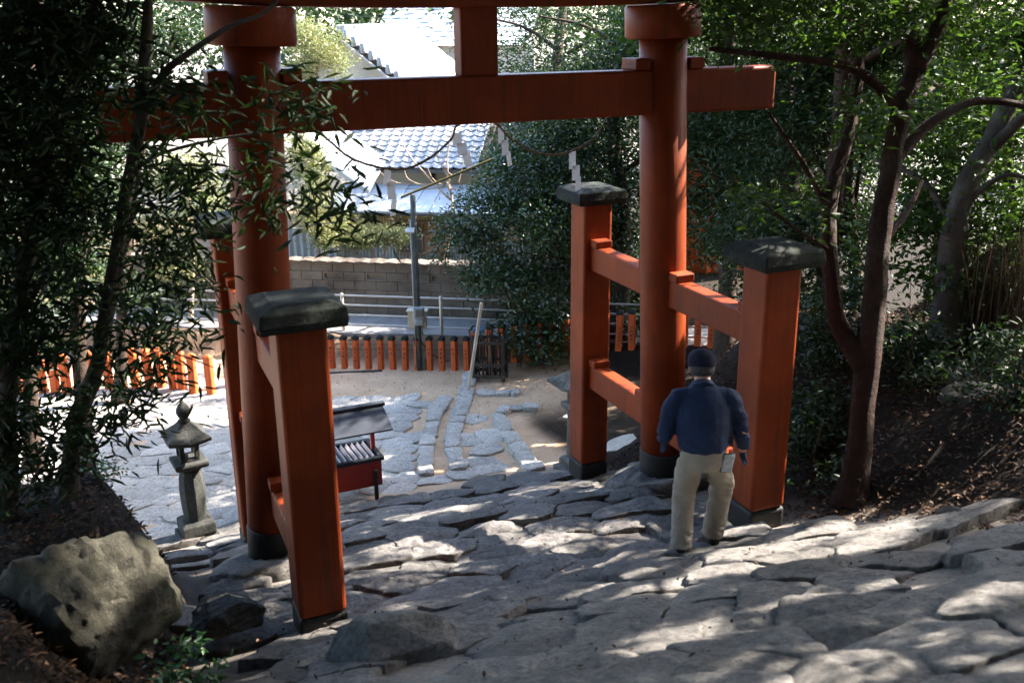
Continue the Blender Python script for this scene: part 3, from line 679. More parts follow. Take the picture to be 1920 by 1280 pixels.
# ------------------------------------------------------------------ offertory box
bx = at_z(712, 935, -1.14); BW, BD = 1.25, .62
box = thing('offertory_box', 'dark red offertory box with slatted top and black board roof beside the left pillars', 'offertory box', (bx[0]-BW/2+.05, bx[1]+BD/2, -1.16), R(2))
MB().box((0, 0, .40), (BW, BD, .37)).build('body', 'box_red', box, None, False, .008, 2)
for sx in (-1, 1):
    for sy in (-1, 1): MB().box((sx*(BW/2-.10), sy*(BD/2+.022), .23), (.05, .045, .46)).build('leg', 'black_paint', box, None, False, .005, 1)
for sy in (-1, 1): MB().box((0, sy*(BD/2+.005), .612), (BW+.06, .07, .05)).build('rim', 'box_roof', box, None, False, .006, 1)
for sx in (-1, 1): MB().box((sx*(BW/2+.0), 0, .609), (.065, BD-.066, .044)).build('rim', 'box_roof', box, None, False, .006, 1)
for k in range(15):
    x = -BW/2+.085+k*(BW-.17)/14; MB().add([(x-.026, -BD/2+.04, .60), (x+.026, -BD/2+.04, .60), (x, -BD/2+.04, .645), (x-.026, BD/2-.04, .60), (x+.026, BD/2-.04, .60), (x, BD/2-.04, .645)], [(0, 1, 2), (3, 5, 4), (0, 3, 4, 1), (1, 4, 5, 2), (2, 5, 3, 0)]).build('slat', 'slat', box)
for sx in (-1, 1):
    MB().box((sx*(BW/2-.02), .0, .83), (.055, .055, .46)).build('roof_post', 'box_red', box, None, False, .005, 1)
    MB().box((sx*(BW/2-.02), .0, 1.015), (.05, .62, .05)).build('roof_beam', 'box_red', box, None, False, .005, 1)
for sy in (-1, 1):
    for k, (y0, z0, y1, z1) in enumerate(((.02, 1.215, .23, 1.125), (.215, 1.145, .44, 1.045))):
        v = []; x0 = BW/2+.14
        for yy, zz in ((y0, z0), (y1, z1), (y1, z1+.022), (y0, z0+.022)): v += [(-x0, sy*yy, zz-(k*.016)), (x0, sy*yy, zz-(k*.016))]
        MB().add(v, [(0, 1, 3, 2), (2, 3, 5, 4), (4, 5, 7, 6), (6, 7, 1, 0), (0, 2, 4, 6), (1, 7, 5, 3)]).build('roof_board', 'box_roof', box)
MB().box((0, 0, 1.255), (BW+.34, .10, .05)).build('ridge_cap', 'box_roof', box, None, False, .01, 2)

# ------------------------------------------------------------------ vermilion fences
def strokes(seed, n_ch, ch_h, w):
    # brush-like marks, one group for every written character, standing just off the face
    r_ = np.random.default_rng(seed); mb = MB(); z = 0
    for c_ in range(n_ch):
        for k in range(int(r_.integers(3, 6))):
            if r_.random() < .6: mb.box((r_.uniform(-.2, .2)*w, 0, z-r_.uniform(.1, .85)*ch_h), (w*r_.uniform(.45, .95), .004, .009))
            else: mb.box((r_.uniform(-.35, .35)*w, 0, z-r_.uniform(.35, .6)*ch_h), (.009, .0044, ch_h*r_.uniform(.4, .85)), ry=r_.uniform(-.4, .4))
        z -= ch_h*1.32
    return mb.mesh('lettering')
def fence_post_mesh(h, wd):
    return MB().box((0, 0, h/2), (wd, wd, h)).mesh('post', False, .014, 2), MB().add(
        [(-wd/2-.006, -wd/2-.006, h-.001), (wd/2+.006, -wd/2-.006, h-.001), (wd/2+.006, wd/2+.006, h-.001), (-wd/2-.006, wd/2+.006, h-.001),
         (-wd/2-.006, -wd/2-.006, h+.045), (wd/2+.006, -wd/2-.006, h+.045), (wd/2+.006, wd/2+.006, h+.045), (-wd/2-.006, wd/2+.006, h+.045), (-.03, -.03, h+.085), (.03, -.03, h+.085), (.03, .03, h+.085), (-.03, .03, h+.085)],
        [(0, 3, 2, 1)]+[(a, (a+1) % 4, 4+(a+1) % 4, 4+a) for a in range(4)]+[(4+a, 4+(a+1) % 4, 8+(a+1) % 4, 8+a) for a in range(4)]+[(8, 9, 10, 11)]).mesh('cap', True, .01, 2)
pm, capm = fence_post_mesh(.64, .106); pm.materials.append(M['red_fence']); capm.materials.append(M['cap'])
pm2, capm2 = fence_post_mesh(.74, .13); pm2.materials.append(M['red_fence']); capm2.materials.append(M['red_fence'])
pm3, capm3 = fence_post_mesh(.72, .122); pm3.materials.append(M['red_fence']); capm3.materials.append(M['cap'])
def fence(label, bases, rz, pmesh, cmesh, heights, text=True, seed=0, foot=False):
    t = thing('vermilion_fence', label, 'fence', bases[0], 0)
    o0 = np.array(bases[0]); tops = []
    for i, b in enumerate(bases):
        rr = rz+float(rng.normal(0, .05))
        q = np.array(b)-o0; po = link('post', pmesh, None, t, q-np.array([0, 0, .05])); po.rotation_euler = (float(rng.normal(0, .012)), float(rng.normal(0, .012)), rr)
        link('cap', cmesh, None, po)
        if text:
            te = tag(link('lettering', strokes(seed+i, int(rng.integers(2, 5)), .062, .05), 'ink', po, (0, -.0565 if pmesh is pm else -.0645, .50)), kind='stuff')
        tops.append(q)
    for hz in heights:
        mb = MB(); pts = []
        for i, q in enumerate(tops):
            pts.append(Vector(q)+Vector((0, 0, hz)))
            if i < len(tops)-1: pts.append((Vector(q)+Vector(tops[i+1]))/2+Vector((0, 0, hz-.006)))
        mb.tube(pts, .006, 5).build('wire', 'wire', t)
    return t
fb = []
for k in range(12):
    q = hit_ground(624+k*22.9, 690+.35*k); fb.append((q[0], q[1], gz(q[0], q[1])))
# straighten
a_, b_ = np.array(fb[0]), np.array(fb[-1]); fb = [tuple(a_+(b_-a_)*k/11) for k in range(12)]; fb = [(x, y, gz(x, y)) for x, y, z in fb]
FDIR = math.atan2(b_[1]-a_[1], b_[0]-a_[0])
fence('vermilion fence of twelve lettered square posts with black caps behind the pole', fb, FDIR-R(12), pm, capm, (.50, .40), True, 100)
# low timber sill along its left half
MB().bar(Vector(fb[0])+Vector((-.9, -.04, -.005)), Vector(fb[4])+Vector((-.02, -.13, -.005)), .09, .05).build('timber_sill', 'wood_dark', None, None, False, .008, 1)
tag(bpy.data.objects['timber_sill'], 'long dark timber lying on the earth along the lettered fence', 'timber')
fc = []
A0, A1 = at_z(893, 688, -1.33), at_z(1330, 690, -1.33)
for k in range(19):
    q = A0+(A1-A0)*k/18; fc.append((q[0], q[1], gz(q[0], q[1])+.02))
fence('vermilion fence of taller dark-capped posts running behind the rack and glossy tree', fc, FDIR-R(12), pm3, capm3, (.60, .46), True, 200)
fl = []
lp = [(397, 742), (364, 738), (343, 733), (326, 730), (303, 727), (282, 727), (256, 726), (232, 727), (206, 730), (178, 733), (152, 735), (127, 737), (105, 738), (83, 739), (62, 738), (42, 736), (20, 735), (-3, 734)]
for px_, py_ in lp:
    q = hit_ground(px_, py_); fl.append((q[0], q[1], gz(q[0], q[1])))
fence('sunlit vermilion fence of bare-topped posts curving behind the leaves at left', fl, FDIR-R(2), pm2, capm2, (.52,), False, 300)

# ------------------------------------------------------------------ guard rail along the lane
gr = thing('guard_rail', 'grey four-bar pipe guard rail along the lane beyond the fence', 'guard rail', uv(0, ROAD_V0+.15, ROAD_Z))
g0 = uv(0, ROAD_V0+.15, ROAD_Z); pu = to_uv(at_v(828, 620, ROAD_V0+.15))[0]
us = [pu+2.0*k for k in range(-4, 7)]
for u_ in us: MB().tube([uv(u_, 0, -.1), uv(u_, 0, .79), uv(u_, 0, .80)], [.033, .033, .02], 10).build('post', 'cream_pipe', gr, None, True)
for hz in (.16, .36, .56, .755):
    MB().tube([uv(us[0]-.3, 0, hz), uv(us[-1]+.3, 0, hz)], .019, 8).build('rail', 'galv', gr, None, True)

# ------------------------------------------------------------------ block wall
WV = ROAD_V1+.12; wl = thing('block_wall', 'stained concrete block wall with clay coping across the lane', 'wall', uv(0, WV, ROAD_Z))
z_top = at_v(720, 488, WV)[2]; ncour = 6; ch = (z_top-ROAD_Z-.06)/ncour; bw = .46
u0 = to_uv(at_v(250, 560, WV))[0]; u1 = to_uv(at_v(1250, 560, WV))[0]; nb = int((u1-u0)/bw)+1
def block_mesh(wd, h):
    return MB().box((0, 0, 0), (wd-.006, .14, h-.005)).mesh('block', False, .006, 1)
def open_block(wd, h):
    mb = MB(); d = .14; w2, h2 = (wd-.012)/2, (h-.010)/2
    mb.box((0, 0, -h2+.02), (2*w2, d, .04)).box((0, 0, h2-.02), (2*w2, d, .04)).box((-w2+.02, 0, 0), (.04, d, 2*h2-.08)).box((w2-.02, 0, 0), (.04, d, 2*h2-.08)).box((0, .055, 0), (2*w2-.08, .02, 2*h2-.08))
    for k in (-1, 0, 1):
        c = k*.125; pts = [Vector((c+.065*math.cos(a), 0, -.055+.085*math.sin(a))) for a in np.linspace(0, PI, 9)]
        for i in range(8): mb.bar(pts[i], pts[i+1], .10, .022, (0, 1, 0))
    return mb.mesh('openwork_block')
bm_ = block_mesh(bw, ch); bm_.materials.append(M['concrete']); bo_ = open_block(bw, ch); bo_.materials.append(M['concrete'])
ou = [to_uv(at_v(px_, 512, WV))[0] for px_ in (608, 706, 808, 470, 920)]
for c_ in range(ncour):
    for k in range(nb+1):
        u_ = u0+(k+(.5 if c_ % 2 else 0))*bw; op = c_ == 4 and any(abs(u_-q) < bw/2 for q in ou)
        o = link('openwork_block' if op else 'block', bo_ if op else bm_, None, wl, uv(u_, float(rng.normal(0, .003)), ch*(c_+.5))); o.rotation_euler = (0, 0, STREET_ROT)
MB().bar(uv(u0-.2, .012, ch*ncour/2), uv(u1+.4, .012, ch*ncour/2), .09, ch*ncour-.004).build('mortar_core', 'concrete', wl)
cm_ = MB().add([(-.148, -.13, -.02), (.148, -.13, -.02), (.148, -.13, .012), (0, -.13, .03), (-.148, -.13, .012), (-.148, .13, -.02), (.148, .13, -.02), (.148, .13, .03), (0, .13, .05), (-.148, .13, .03)],
               [(0, 1, 2, 3, 4), (9, 8, 7, 6, 5), (0, 5, 6, 1), (1, 6, 7, 2), (2, 7, 8, 3), (3, 8, 9, 4), (4, 9, 5, 0)]).mesh('coping_tile'); cm_.materials.append(M['coping'])
for k in range(int((u1-u0)/.3)+1):
    o = link('coping_tile', cm_, None, wl, uv(u0+.15+k*.3, 0, ch*ncour+.022)); o.rotation_euler = (float(rng.normal(0, .03)), float(rng.normal(0, .02)), STREET_ROT)

# ------------------------------------------------------------------ pole with meter
pb = at_z(787, 692, -1.35); pb[2] = gz(pb[0], pb[1]); dpt = float(np.dot(pb-CAM, FW))
ptop = at_d(783, 372, dpt*1.0); H = 3.35
pole = thing('utility_pole', 'slim dark utility pole with electric meter and small lamp in front of the lettered fence', 'utility pole', pb)
MB().tube([(0, 0, -.1), (.0, 0, 1.3), (0, 0, H)], [.062, .058, .05], 14).build('shaft', 'pole', pole, None, True)
MB().box((.05, .02, .09), (.19, .13, .24), rz=STREET_ROT).build('foot_box', 'pole', pole, None, False, .01, 2)
MB().tube([(-.075, -.03, .1), (-.075, -.03, 2.9)], .011, 6).build('conduit', 'galv', pole, None, True)
def facing(dx, dy, dz): return (RT[0]*dx-V[0]*-dy, RT[1]*dx-V[1]*-dy, dz)
mt_ = MB().box((-.01, -.115, 1.13), (.215, .11, .30), rz=STREET_ROT+.15).build('meter', 'meter', pole, None, False, .035, 3)
MB().box((-.02, -.178, 1.17), (.15, .03, .14), rz=STREET_ROT+.15).build('meter_glass', 'glass', mt_, None, False, .02, 3)
MB().box((-.02, -.150, .99), (.16, .10, .12), rz=STREET_ROT+.15).build('meter_cover', 'meter', mt_, None, False, .02, 2)
cb = MB().box((.03, .11, .98), (.34, .16, .33), rz=STREET_ROT+.05).build('switch_box', 'boxpaint', pole, None, False, .008, 2)
MB().box((.03, .10, 1.152), (.40, .22, .02), rz=STREET_ROT+.05).build('lid', 'boxpaint', cb, None, False, .004, 1)
lp_ = MB().box((-.10, -.08, 2.72), (.16, .13, .035), rz=STREET_ROT, rx=.5).build('lamp_head', 'galv', pole, None, False, .008, 2)
MB().tube([(-.02, -.01, 2.66), (-.08, -.06, 2.70)], .012, 6).build('lamp_arm', 'galv', pole)
MB().tube([(-.06, 0, .85), (-.09, -.03, .6), (-.05, -.02, .3), (-.07, 0, .05)], .010, 6).build('cable', 'wire', pole)
MB().tube([(.07, 0, .85), (.10, .02, .68), (.07, .02, .74)], .008, 6).build('cable', 'wire', pole)
mb = MB(); q0 = Vector((.04, 0, .62)); mb.tube(smooth_pts([q0, Vector((.14, .05, .42)), Vector((.42, .0, .16)), Vector((.9, -.2, .08)), Vector((1.25, -.45, .06))], 5), .012, 6).build('ground_cable', 'wire', pole)

# guy wire with striped sleeve and service cables
def wire_thing(name, label, a, b, sag, r_, mat, cat='cable'):
    o = thing(name, label, cat, a); A = Vector((0, 0, 0)); B = Vector(np.array(b)-np.array(a)); pts = []
    for k in range(13):
        t_ = k/12; pts.append(A+(B-A)*t_-Vector((0, 0, sag*4*t_*(1-t_))))
    MB().tube(pts, r_, 6).build('strand', mat, o); return o, pts
ga, gb = at_d(752, 370, 15.2), at_d(925, 298, 14.2)
g_, pts = wire_thing('striped_guy_wire', 'yellow and black sleeved guy wire crossing in front of the metal roof', ga, gb, 0, .007, 'wire')
d_ = pts[-1]/12
MB().tube([pts[0]+Vector((0, 0, .012)), pts[-1]+Vector((0, 0, .012))], .006, 6).build('yellow_sleeve', 'yellow', g_)
MB().tube([pts[0]-Vector((0, 0, .012)), pts[-1]-Vector((0, 0, .012))], .008, 6).build('black_sleeve', 'wire', g_)
wire_thing('service_cable', 'thin twisted cable running from the pole towards the far left', at_d(560, 425, 19), at_d(780, 392, dpt), .02, .010, 'wire')

# ------------------------------------------------------------------ stick rack and leaning plank
rk0 = at_z(925, 712, -1.30)
rk = thing('stick_rack', 'dark wooden rack full of walking sticks at the foot of the glossy tree', 'rack', (rk0[0], rk0[1]+.15, gz(rk0[0], rk0[1])), STREET_ROT)
for sx in (-1, 1):
    for sy in (-1, 1): MB().box((sx*.27, sy*.16, .42), (.055, .055, .9)).build('upright', 'wood_dark', rk, None, False, .005, 1)
for z_ in (.10, .32, .74):
    for sy in (-1, 1): MB().box((0, sy*.19, z_), (.62, .03, .06)).build('rail', 'wood_dark', rk, None, False, .004, 1)
    for sx in (-1, 1): MB().box((sx*.30, 0, z_), (.03, .37, .055)).build('rail', 'wood_dark', rk, None, False, .004, 1)
MB().box((-.2, -.02, .93), (.2, .14, .10)).build('blue_cloth', 'blue', rk, None, False, .02, 2, .015, 9)
for k in range(34):
    x, y = rng.uniform(-.23, .23), rng.uniform(-.12, .12); h = rng.uniform(.55, 1.0)
    MB().tube([(x, y, .04), (x+rng.normal(0, .05), y+rng.normal(0, .03), h)], float(rng.uniform(.008, .013)), 5).build('walking_stick', ('wood_dark', 'wood', 'wood_dark', 'bark')[k % 4], rk)
pa, pb2 = at_z(878, 735, -1.28), None
pb2 = at_d(903, 567, float(np.dot(pa-CAM, FW))+.10)
pl_ = MB().bar((0, 0, 0), Vector(pb2-pa), .055, .03, (0, 1, 0)).build('timber_plank', 'wood_pale', None, pa, False, .004, 1)
tag(pl_, 'long pale bare timber leaning upright against the stick rack', 'timber')

# ------------------------------------------------------------------ house beyond the wall
HV = WV+3.3; ho = uv(0, HV, -1.2); hs = thing('house', 'old house with silver tiled roof and tan siding behind the block wall', 'house', ho)
def hp(x, y, dv=0.): return Vector(at_v(x, y, HV+dv)-ho)
def huv(u_, v_, z_): return Vector(uv(u_, v_, z_+1.2))           # z_ absolute
def hu(x, y, dv=0.): return to_uv(at_v(x, y, HV+dv))
uL, uR = hu(640, 440)[0], hu(1010, 440)[0]; zE = hu(720, 398)[2]; zG = -1.0; zS = hu(700, 445)[2]; uSplit = hu(647, 440)[0]
def panel(name, a, b, z0, z1, v0, mat, corr=.0, pitch=.09, par=hs):
    if not corr: mb = MB().bar(huv(a, v0, (z0+z1)/2), huv(b, v0, (z0+z1)/2), .05, z1-z0)
    else:
        n_ = max(2, int((b-a)/pitch*2)); mb = MB(); v = []; f = []
        for i in range(n_+1):
            u_ = a+(b-a)*i/n_; off = corr*(i % 2); v += [huv(u_, v0-off, z0), huv(u_, v0-off, z1), huv(u_, v0+.04, z1), huv(u_, v0+.04, z0)]
        for i in range(n_):
            for k in range(4): f.append((i*4+k, (i+1)*4+k, (i+1)*4+(k+1) % 4, i*4+(k+1) % 4))
        mb.add(v, f)
    return mb.build(name, mat, par)
uw0, uw1 = hu(748, 440)[0], hu(838, 440)[0]; zw0, zw1 = hu(790, 472)[2], hu(790, 418)[2]
k = 0; u_ = uL
while u_ < uR:
    e = min(u_+.91, uR)
    panel('siding_panel', u_, e-.012, zS, zE+.1, 0, 'siding', .014, .07); panel('lower_panel', u_, e-.012, zG, zS-.012, .01, 'siding_grey', .02, .08); u_ += .91
panel('shed_wall', hu(545, 440)[0], uL-.03, zG, zS+.25, -.3, 'siding_grey', .03, .16)
win = MB().bar(huv(uw0-.05, -.05, zw1+.03), huv(uw1+.05, -.05, zw1+.03), .07, .06).bar(huv(uw0-.05, -.05, zw0-.03), huv(uw1+.05, -.05, zw0-.03), .07, .06).bar(huv(uw0-.03, -.05, zw0), huv(uw0-.03, -.05, zw1), .07, .06, U).bar(huv(uw1+.03, -.05, zw0), huv(uw1+.03, -.05, zw1), .07, .06, U).bar(huv((uw0+uw1)/2, -.05, zw0), huv((uw0+uw1)/2, -.05, zw1), .05, .045, U).build('window', 'wood', hs)
for a, b, mt2 in ((uw0, (uw0+uw1)/2-.03, 'glass'), ((uw0+uw1)/2+.03, uw1, 'screen')): MB().bar(huv(a, -.035, (zw0+zw1)/2), huv(b, -.035, (zw0+zw1)/2), .012, zw1-zw0-.004).build('pane', mt2, win)
# lean-to metal roof: eave towards the lane, seamed panels
rv0, rv1 = -.45, 1.15; zr0 = hu(720, 396, rv0)[2]; zr1 = hu(745, 345, rv1)[2]
u_ = uL-.25
while u_ < uR+.4:
    a, b = u_, u_+.42; mb = MB()
    def rr(uu, vv_, dz): return huv(uu, vv_, zr0+(zr1-zr0)*(vv_-rv0)/(rv1-rv0)+dz)
    v = [rr(a, rv0, 0), rr(b, rv0, 0), rr(b, rv1, 0), rr(a, rv1, 0), rr(a, rv0, -.04), rr(b, rv0, -.04), rr(b, rv1, -.04), rr(a, rv1, -.04)]
    mb.add(v, [(0, 1, 2, 3), (4, 7, 6, 5), (0, 4, 5, 1), (1, 5, 6, 2), (2, 6, 7, 3), (3, 7, 4, 0)])
    mb.bar(rr(b-.01, rv0, .012), rr(b-.01, rv1, .012), .022, .03); mb.build('metal_roof_panel', 'metal_roof', hs); u_ += .425
MB().bar(huv(uL-.2, rv0+.03, zr0-.075), huv(uR+.3, rv0+.03, zr0-.075), .05, .06).build('gutter', 'roof_under', hs)
# upper wall under the tiled eave
zt0 = hu(760, 318, 1.0)[2]
panel('upper_wall', uL+.1, uR+.6, zr1-.15, zt0+.15, 1.55, 'plaster')
MB().bar(huv(hu(812, 330, 1.5)[0], 1.50, zr1), huv(hu(812, 330, 1.5)[0], 1.50, zt0), .10, .06, U).build('wall_stud', 'wood_dark', hs)
# tiled skirt roof, facing the lane: wavy pantiles, row by row
sl = .46; tv0 = .95; tu0, tu1 = hu(596, 300, tv0)[0], hu(905, 300, tv0)[0]; tw, tl = .265, .245
def tile_mesh():
    n_ = 6; v = []; f = []
    prof = [(-.5, .030), (-.34, .012), (-.15, .002), (.08, .004), (.27, .030), (.40, .048), (.52, .034)]
    for (vv_, lift) in ((0, .030), (.30, 0)):
        for (x_, h_) in prof: v.append((x_*tw, vv_, h_+lift))
    for (x_, h_) in prof: v.append((x_*tw, 0, h_+.008))
    for i in range(n_): f.append((i, i+1, n_+1+i+1, n_+1+i)); f.append((i, 2*(n_+1)+i, 2*(n_+1)+i+1, i+1))
    return np_mesh('roof_tile', v, f, False)
tm = tile_mesh(); tm.materials.append(M['tile'])
nrow = 14; ncol = int((tu1-tu0)/tw)
rl = math.sqrt(1+sl*sl); vis = 0
mrot = Matrix.Rotation(STREET_ROT, 4, 'Z') @ Matrix.Rotation(math.atan(sl), 4, 'X')
extra = []
for j in range(nrow):
    for i in range(ncol):
        uu = tu0+(i+.5)*tw; vv_ = tv0+j*tl/rl; P = huv(uu, vv_, zt0+(vv_-tv0)*sl+.03)
        if vis < 295 and j < 8:
            o = link('roof_tile', tm, None, hs, P); o.rotation_euler = mrot.to_euler(); vis += 1
        else: extra.append(P)
mv = np.array([v.co for v in tm.vertices]); mf = [tuple(p_.vertices) for p_ in tm.polygons]; ev = []; ef = []
R3 = np.array(mrot.to_3x3())
for P in extra:
    kf = len(ev); ev += (mv@R3.T+np.array(P)).tolist(); ef += [tuple(i+kf for i in f_) for f_ in mf]
tag(link('upper_roof_tiles', np_mesh('upper_roof_tiles', ev, ef), 'tile', hs), kind='stuff')
vt = tv0+nrow*tl/rl
MB().add([huv(tu0, tv0-.02, zt0), huv(tu1, tv0-.02, zt0), huv(tu1, vt, zt0+(vt-tv0)*sl), huv(tu0, vt, zt0+(vt-tv0)*sl), huv(tu0, tv0-.02, zt0-.07), huv(tu1, tv0-.02, zt0-.07), huv(tu1, vt, zt0+(vt-tv0)*sl-.07), huv(tu0, vt, zt0+(vt-tv0)*sl-.07)],
         [(0, 1, 2, 3), (4, 7, 6, 5), (0, 4, 5, 1), (1, 5, 6, 2), (2, 6, 7, 3), (3, 7, 4, 0)]).build('roof_deck', 'roof_under', hs)
# curved metal porch roof on the left
mb = MB(); v = []; f = []; N = 14
for i in range(N+1):
    t_ = i/N; a = Vector(at_v(572+118*t_, 252+104*(t_**.72)*1.0, HV-.9)-ho); v += [a, a+Vector(V)*1.5+Vector((0, 0, .62-.12*t_)), a-Vector((0, 0, .10)), a+Vector(V)*1.5+Vector((0, 0, .52-.12*t_))]
for i in range(N): f += [(i*4, i*4+4, i*4+5, i*4+1), (i*4+2, i*4+3, i*4+7, i*4+6), (i*4, i*4+2, i*4+6, i*4+4), (i*4+1, i*4+5, i*4+7, i*4+3)]
f += [(0, 1, 3, 2), (N*4, N*4+2, N*4+3, N*4+1)]
mb.add(v, f).build('curved_porch_roof', 'metal_roof', hs, None, False)
for k in range(7):
    a, b = Vector(at_v(574+7*k, 300, HV-.6)-ho), Vector(at_v(574+7*k, 400, HV-.6)-ho); MB().bar(a, b, .062, .02, U).build('porch_board', 'wood', hs)
# back gable: ridge runs away from the lane, the right slope shows
GV = 3.2; ra = hu(640, 62, GV); ea = hu(762, 160, GV); ps = (ra[2]-ea[2])/(ea[0]-ra[0]); uE = ra[0]+(ra[2]-ea[2]+.25)/ps; Lg = 7.5
def gp(uu, vv_, dz=0): return huv(uu, vv_, ra[2]-abs(uu-ra[0])*ps+dz)
for sgn in (1, -1):
    u2 = ra[0]+sgn*(uE-ra[0])
    MB().add([gp(ra[0], GV, 0), gp(u2, GV, 0), gp(u2, GV+Lg, 0), gp(ra[0], GV+Lg, 0), gp(ra[0], GV, -.12), gp(u2, GV, -.12), gp(u2, GV+Lg, -.12), gp(ra[0], GV+Lg, -.12)],
             [(0, 1, 2, 3), (4, 7, 6, 5), (0, 4, 5, 1), (1, 5, 6, 2), (2, 6, 7, 3), (3, 7, 4, 0)]).build('gable_roof_deck', 'roof_under', hs)
# tile rolls on the right slope
slen = math.hypot(uE-ra[0], (uE-ra[0])*ps)
for k in range(int(Lg/.27)):
    vv_ = GV+.14+k*.27; mb = MB(); n_ = 9; v = []; f = []
    for i in range(n_+1):
        uu = ra[0]+(uE-ra[0])*i/n_
        for (o_, h_) in ((-.13, .02), (-.05, .0), (.03, .04), (.085, .085), (.13, .03)): v.append(gp(uu, vv_+o_, h_+(.02 if i < n_ else .0)-.018*((i*3) % 2)))
    for i in range(n_):
        for q in range(4): f.append((i*5+q, (i+1)*5+q, (i+1)*5+q+1, i*5+q+1))
    mb.add(v, f).build('tile_row', 'tile', hs)
mb = MB(); mb.bar(gp(ra[0], GV-.05, .10), gp(ra[0], GV+Lg, .10), .24, .20).build('ridge', 'tile', hs, None, False, .03, 2)
MB().bar(gp(ra[0], GV+.6, 1.05-.9), gp(ra[0]+.02, GV+3, .15), .4, .05).build('ridge_cover', 'tile', hs)
for k in range(9):
    t_ = (k+.5)/9; uu = ra[0]+(uE-ra[0])*t_; MB().lathe([(.07, -.12), (.085, -.10), (.085, .12), (.07, .14)], 10).build('verge_tile', 'tile', hs, gp(uu, GV-.02, .04), True)
MB().bar(gp(ra[0], GV-.02, -.16), gp(uE, GV-.02, -.16), .04, .26, V).build('bargeboard', 'plaster', hs)
MB().add([gp(ra[0]-(uE-ra[0]), GV+.35, -.12), gp(uE, GV+.35, -.12), gp(ra[0], GV+.35, -.12), gp(ra[0]-(uE-ra[0]), GV+.45, -.12), gp(uE, GV+.45, -.12), gp(ra[0], GV+.45, -.12)], [(0, 1, 2), (3, 5, 4), (0, 3, 4, 1), (1, 4, 5, 2), (2, 5, 3, 0)]).build('gable_wall', 'plaster', hs)
MB().bar(huv(tu0, GV+.5, 0.), huv(uR+1, GV+.5, 0.), .1, 2*(zt0+1.2)).build('back_wall', 'plaster', hs)
# second roof behind
b2 = thing('far_house', 'far silver tiled roof seen through the gap above the tie beam', 'house', uv(0, HV+12, -1.2)); P0 = to_uv(at_v(690, 60, HV+12)); P1 = to_uv(at_v(1000, 60, HV+12))
for j in range(18):
    vv_ = j*.3; mb = MB(); n_ = int((P1[0]-P0[0])/.14); v = []; f = []
    for i in range(n_+1):
        uu = P0[0]+i*.14; hh = .012*(i % 2); v += [Vector(uv(uu, vv_, P0[2]+1.2-.5+vv_*.5+hh+.03)), Vector(uv(uu, vv_+.33, P0[2]+1.2-.5+vv_*.5+.165+hh-.0))]
    for i in range(n_): f.append((i*2, i*2+2, i*2+3, i*2+1))
    mb.add(v, f).build('tile_row', 'metal_roof', b2)
MB().bar(Vector(uv(P0[0], .3, (P0[2]+.5)/2)), Vector(uv(P1[0], .3, (P0[2]+.5)/2)), .1, P0[2]+.9).build('wall', 'plaster', b2)
# vermilion building seen through the trees on the right
vb = at_d(1345, 420, 24); vh = thing('vermilion_building', 'vermilion painted wall of a shrine building glimpsed through dark trees', 'building', (vb[0], vb[1], -1.3))
zt = at_d(1345, 235, 24)[2]+1.3
MB().bar(Vector(RT)*-.9+Vector((0, 0, zt/2)), Vector(RT)*1.4+Vector((0, 0, zt/2)), .12, zt).build('wall', 'red_fence', vh)
for k in range(4): MB().box(Vector(RT)*(-.9+.7*k)+Vector(FW)*-.1+Vector((0, 0, zt/2)), (.12, .12, zt)).build('pillar', 'red_fence', vh)
MB().bar(Vector(RT)*-1.2+Vector((0, 0, zt+.1)), Vector(RT)*1.7+Vector((0, 0, zt+.1)), 1.2, .14).build('roof', 'tile', vh)

# ------------------------------------------------------------------ person
FX, FY, FZ = hit_ground(1292, 1052)+np.array([0, 0, .03])
man = thing('person', 'person in navy shirt, khaki trousers and dark cap seen from behind stepping down the stairs', 'person', (FX+.12, FY+.06, FZ), -R(24)); man.scale = (1.03, 1.03, 1.0)
def skinned(name, verts, edges, radii, mat, parent, root=0, sub=2, wr=0., wsc=9., squash=None):
    me = bpy.data.meshes.new(name); me.from_pydata(verts, edges, []); o = bpy.data.objects.new(name, me); COL.objects.link(o)
    md = o.modifiers.new('skin', 'SKIN'); sk = me.skin_vertices[0] if me.skin_vertices else None
    if sk is None:
        bm = bmesh.new(); bm.from_mesh(me); bm.verts.layers.skin.verify(); bm.to_mesh(me); bm.free(); sk = me.skin_vertices[0]
    for i, r_ in enumerate(radii):
        sk.data[i].radius = r_ if isinstance(r_, tuple) else (r_, r_); sk.data[i].use_root = (i == root)
    md.use_smooth_shade = True; md.branch_smoothing = .6
    sb = o.modifiers.new('sub', 'SUBSURF'); sb.levels = sub; sb.render_levels = sub
    dg = bpy.context.evaluated_depsgraph_get(); dg.update(); ev = o.evaluated_get(dg); me2 = bpy.data.meshes.new_from_object(ev)
    bpy.data.objects.remove(o); me2.name = name
    if wr:
        for v in me2.vertices:
            q = v.co*wsc; nv = noise.noise(Vector((q.x, q.y, q.z*1.6)))+.5*noise.noise(q*2.3); v.co += v.normal*(wr*nv)
    for p_ in me2.polygons: p_.use_smooth = True
    me2.materials.clear(); return link(name, me2, mat, parent)
